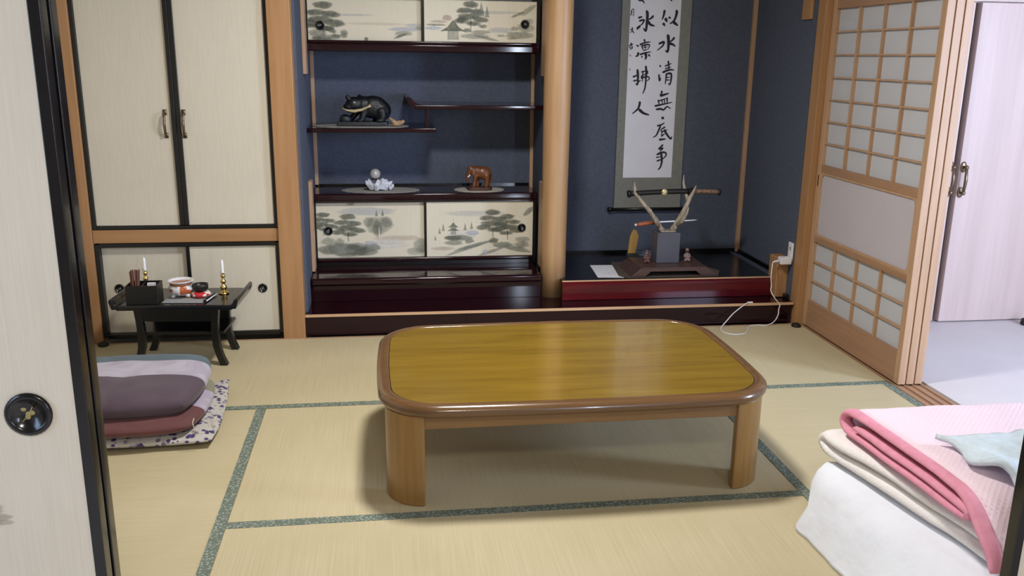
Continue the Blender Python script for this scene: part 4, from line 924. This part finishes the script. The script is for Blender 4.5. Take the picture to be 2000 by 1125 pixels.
m = MB(); m.tube([(2.139, yy, arc(2.139)), (2.1425, yy, arc(2.142))], .024, 18); m.build('guard', 'black_matte', sw, smooth=True)
m = MB(); xs = [2.1435+.0148*k for k in range(11)]; m.tube([(x, yy, arc(x)) for x in xs], [.0155]*11, 12, flat=.8); m.build('hilt', 'wrap', sw, smooth=True)
m = MB(); m.tube([(2.291, yy, arc(2.291)), (2.304, yy, arc(2.304))], .0168, 12); m.build('pommel', 'rubber', sw, smooth=True)
m = MB(); m.lathe([(.0005, 0), (.0165, 0), (.016, .002), (.0005, .003)], (0, 0, 0), 20); m.v = [Vector((1.985+p.x, yy-.0148-p.z, arc(1.985)+p.y)) for p in m.v]; m.build('gold_crest', 'gold', sw, smooth=True)
kn = thing('letter_opener', 'small knife with orange handle and pale straight blade below the sword', 'knife', (2.0, yy+.005, .46))
m = MB(); m.tube([(1.838, yy-.02, .4745), (1.87, yy-.015, .478), (1.91, yy-.01, .482), (1.945, yy-.006, .484)], [.010, .012, .0115, .009], 12); m.build('handle', 'orange_handle', kn, smooth=True)
m = MB(); m.ell((1.832, yy-.021, .474), (.008, .008, .008)); m.build('end_cap', 'steel', kn, smooth=True)
m = MB(); m.prism([(1.94, .481), (2.16, .4905), (2.183, .4960), (2.16, .4965), (1.94, .489)], 'y', yy-.006, yy-.003); m.build('blade', 'steel', kn)
sb = thing('wooden_tablet', 'yellow wooden tablet with pointed top behind the sword stand', 'tablet', (1.875, 1.44, TZ+.0045))
zs = TZ+.0045
bx(1.845, 1.915, 1.415, 1.448, zs, zs+.052).build('base', 'dark_green', sb, bevel=.003)
m = MB(); m.prism([(1.852, zs+.053), (1.896, zs+.053), (1.912, zs+.150), (1.900, zs+.182), (1.886, zs+.192), (1.874, zs+.18), (1.862, zs+.150)], 'y', 1.424, 1.440); m.build('tablet_board', 'yellow_wood', sb, bevel=.002)
def figurine(x, y, z, m1, m2, label):
    o = thing('figurine', label, 'figurine', (x, y, z), 'small figurines on the display stand')
    organic('figure_body', [('e', (x, y, z+.020), (.015, .013, .020)), ('e', (x, y, z+.038), (.012, .010, .014)), ('e', (x-.010, y-.008, z+.008), (.009, .009, .009)), ('e', (x+.011, y-.008, z+.008), (.009, .009, .009)), ('t', [(x-.011, y, z+.042), (x-.017, y-.006, z+.028), (x-.007, y-.012, z+.024)], [.006, .005, .005]), ('t', [(x+.011, y, z+.042), (x+.017, y-.006, z+.028), (x+.007, y-.012, z+.024)], [.006, .005, .005])], m1, o, .0028, 1)
    MB().ell((x, y-.001, z+.058), (.0105, .010, .0115)).build('head', m2, o, smooth=True)
    MB().lathe([(.0115, 0), (.010, .006), (.005, .011), (.001, .012)], (x, y, z+.062), 14).build('cap', m1, o, smooth=True)
figurine(1.900, 1.215, zb, 'figure_red', 'figure_pale', 'small brownish red figurine standing left of the slate-grey block')
figurine(2.135, 1.235, zb, 'figure_pale', 'figure_red', 'small pale brown figurine standing right of the slate-grey block')

# outlet, charger and its cord
ot = thing('wall_outlet', 'white wall outlet plate on the blue-grey alcove side wall', 'outlet', (2.615, .975, .30))
bx(2.612, 2.6195, .957, 1.010, .315, .415).build('cover_plate', 'white_plastic', ot, bevel=.003)
bx(2.6105, 2.6122, .975, .990, .375, .392).build('socket', 'grey_cloth', ot)
ch = thing('phone_charger', 'white phone charger plugged in beside the screen with loose white cord', 'charger', (2.59, .97, .32))
bx(2.552, 2.6118, .950, .995, .302, .340).build('plug_body', 'white_plastic', ch, bevel=.005, seg=3)
m = MB(); m.tube([(2.553, .972, .320), (2.530, .968, .318), (2.512, .962, .315)], [.009, .006, .0035], 10); m.build('strain_relief', 'cord', ch, smooth=True)
pts = [(2.514, .963, .315), (2.500, .940, .303), (2.490, .920, .245), (2.492, .912, .20), (2.489, .905, .173), (2.510, .893, .135), (2.536, .888, .103), (2.532, .884, .08), (2.526, .876, .046), (2.500, .866, .014), (2.452, .846, .0035), (2.417, .858, .0035), (2.380, .852, .0035), (2.356, .838, .0035), (2.320, .775, .0035), (2.292, .728, .0035), (2.255, .714, .0035), (2.219, .716, .0035), (2.188, .748, .0035), (2.186, .795, .0035), (2.211, .845, .006), (2.245, .862, .035), (2.272, .872, .060), (2.30, .880, .080), (2.335, .886, .104), (2.352, .890, .1135), (2.372, .905, .1135)]
def smooth_path(P, k=5):
    P = [Vector(p) for p in P]; Q = []
    for i in range(len(P)-1):
        p0, p1, p2, p3 = P[max(i-1, 0)], P[i], P[i+1], P[min(i+2, len(P)-1)]
        for j in range(k):
            t = j/k; Q.append(.5*((2*p1)+(p2-p0)*t+(2*p0-5*p1+4*p2-p3)*t*t+(3*p1-p0-3*p2+p3)*t**3))
    return Q+[P[-1]]
MB().tube(smooth_path(pts), .0027, 8).build('cord', 'cord', ch, smooth=True)
bx(2.366, 2.394, .900, .912, .1108, .1175).build('connector', 'white_plastic', ch, bevel=.002)

# ------------------------------------------------------------------ folded bedding
def folded(name, m_, path, th, x0, x1, nx=40, amp=.006, seed=0, edge=0, parent=None, xfull=False, xf=None):
    P = smooth_path([(0, *p) for p in path], 4); n = len(P); L_ = []; R_2 = []
    for i, q in enumerate(P):
        d = (P[min(i+1, n-1)]-P[max(i-1, 0)]).normalized(); nn = Vector((0, -d.z, d.y))
        w_ = th/2*(1 if 0 < i < n-1 else .55); L_.append(q+nn*w_); R_2.append(q-nn*w_)
    loop = L_+R_2[::-1]; k = len(loop); vs = []; fs = []
    for a in range(nx+1):
        u = a/nx; x = x0+(x1-x0)*u
        for j, p in enumerate(loop):
            e = noise.noise(Vector((x*5.5+seed, p.y*5.5, p.z*8)))*amp+noise.noise(Vector((x*17+seed, p.y*17, p.z*20)))*amp*.35
            cpos = P[j if j < n else 2*n-1-j]
            sh = 1-.55*max(0, 1-min(u, 1-u)*nx/1.6)**2      # soften the cut edge
            py, pz = cpos.y+(p.y-cpos.y)*sh, cpos.z+(p.z-cpos.z)*sh
            xx = x+noise.noise(Vector((seed, p.y*6, p.z*9)))*.012*(1-u)+(xf(py, pz)*(1 if xfull else 1-u) if xf else 0)
            vs.append((xx, py+e*.4, pz+e))
    for a in range(nx):
        for j in range(k): fs.append([a*k+j, a*k+(j+1) % k, (a+1)*k+(j+1) % k, (a+1)*k+j])
    for a in (0, nx):
        for i in range(n-1):
            f = [a*k+i, a*k+i+1, a*k+k-2-i, a*k+k-1-i]; fs.append(f if a else f[::-1])
    return MB().add(vs, fs).build(name, m_, parent, smooth=True)
# mattress in a white sheet (rounded block with slumped left side)
def futon(x0, x1, y0, y1, z0, z1, name, m_, N=26):
    vs = []; fs = []; g = {}
    def wob(p):
        a = noise.noise(Vector((p[0]*5, p[1]*5, p[2]*6)))*.018+noise.noise(Vector((p[0]*13, p[1]*13, p[2]*9)))*.010
        return a
    K = 10
    rings = []
    prof = [(-.03, 0), (-.004, .0), (.0, .06), (-.008, .35), (.006, .7), (.002, .86), (-.008, .96), (-.030, 1.0)]
    O_ = rrect(x0, x1, y0, y1, .06, 6); n = len(O_)
    for d, t in prof:
        I = inset(O_, -d); rings.append([(p[0], p[1], z0+(z1-z0)*t) for p in I])
    for r_ in rings:
        for p in r_:
            q = wob(p); tt = (p[2]-z0)/(z1-z0)
            slump = (-.050*(1-tt)+.105*tt*min(1, max(0, (-1.085-p[1])/.62)))*max(0, 1-(p[0]-x0)/.30)
            vs.append((p[0]+q+slump, p[1]+q*.8, max(z0, p[2]+(q*.5 if tt > .5 else 0))))
    for a in range(len(rings)-1):
        for i in range(n): fs.append([a*n+i, a*n+(i+1) % n, (a+1)*n+(i+1) % n, (a+1)*n+i])
    fs += [list(range(n))[::-1], list(range((len(rings)-1)*n, len(rings)*n))]
    return MB().add(vs, fs).build(name, m_, smooth=True)
fx = futon(1.735, 2.62, -1.79, -1.085, .002, .196, 'futon_mattress', 'sheet')
tag(fx, 'thick mattress in a white cotton sheet at the bottom of the bedding', 'mattress')
cbk = folded('blanket', 'cream_blanket', [(-1.77, .214), (-1.68, .220), (-1.55, .226), (-1.30, .228), (-1.12, .230), (-1.068, .234), (-1.048, .250), (-1.068, .269), (-1.12, .270), (-1.30, .268), (-1.55, .264), (-1.66, .256), (-1.77, .240)], .035, 1.775, 2.60, seed=3, amp=.005, xf=lambda py, pz: .20*max(0, -1.10-py))
tag(cbk, 'cream fleece blanket folded between the mattress and the pink blanket', 'blanket')
pk = thing('towel_blanket', 'pink quilted towel blanket with rose hem on top of the bedding', 'blanket', (2.2, -1.45, .30))
ppath = [(-1.165, .3345), (-1.35, .333), (-1.60, .329), (-1.632, .319), (-1.60, .3085), (-1.35, .3085), (-1.16, .311), (-1.115, .318), (-1.096, .337), (-1.112, .360), (-1.16, .368), (-1.35, .368), (-1.54, .363), (-1.595, .357), (-1.635, .338), (-1.672, .305), (-1.708, .265), (-1.735, .222)]
folded('quilted_cloth', 'pink', ppath, .014, 1.838, 2.61, seed=9, amp=.005, parent=pk, xf=lambda py, pz: .07*max(0, -1.12-py))
folded('hem', 'pink_hem', ppath, .019, 1.806, 1.842, nx=6, seed=9, amp=.005, parent=pk, xfull=True, xf=lambda py, pz: .07*max(0, -1.12-py))
folded('hem', 'pink_hem', [(-1.722, .245), (-1.742, .215)], .021, 1.88, 2.60, nx=30, seed=9, amp=.004, parent=pk)
# crumpled mint towel
vs = []; fs = []; NX, NY = 44, 30
for i in range(NX+1):
    for j in range(NY+1):
        u, v = i/NX, j/NY
        x = 1.915+.66*u; y = -1.375-.325*v-.02*math.sin(u*9)+(.03 if v > .5 else 0)*math.sin(u*14)
        x += .055*v*(1-u)+.02*math.sin(v*11)*(1-u); zz = .398-max(0, -1.60-y)*.75
        e = noise.noise(Vector((x*9, y*9, 2)))*.016+noise.noise(Vector((x*22, y*22, 5)))*.008
        vs.append((x+noise.noise(Vector((y*12, u*3, 1)))*.025, y+noise.noise(Vector((x*14, v*2, 4)))*.015, zz+e+.006*math.sin(PI*v)))
W = NY+1
for i in range(NX):
    for j in range(NY): fs.append([i*W+j, (i+1)*W+j, (i+1)*W+j+1, i*W+j+1])
o = MB().add(vs, fs).build('towel', 'mint', smooth=True)
s = o.modifiers.new('thick', 'SOLIDIFY'); s.thickness = .014; s.offset = 0
tag(o, 'crumpled pale mint towel lying on the pink blanket', 'towel')
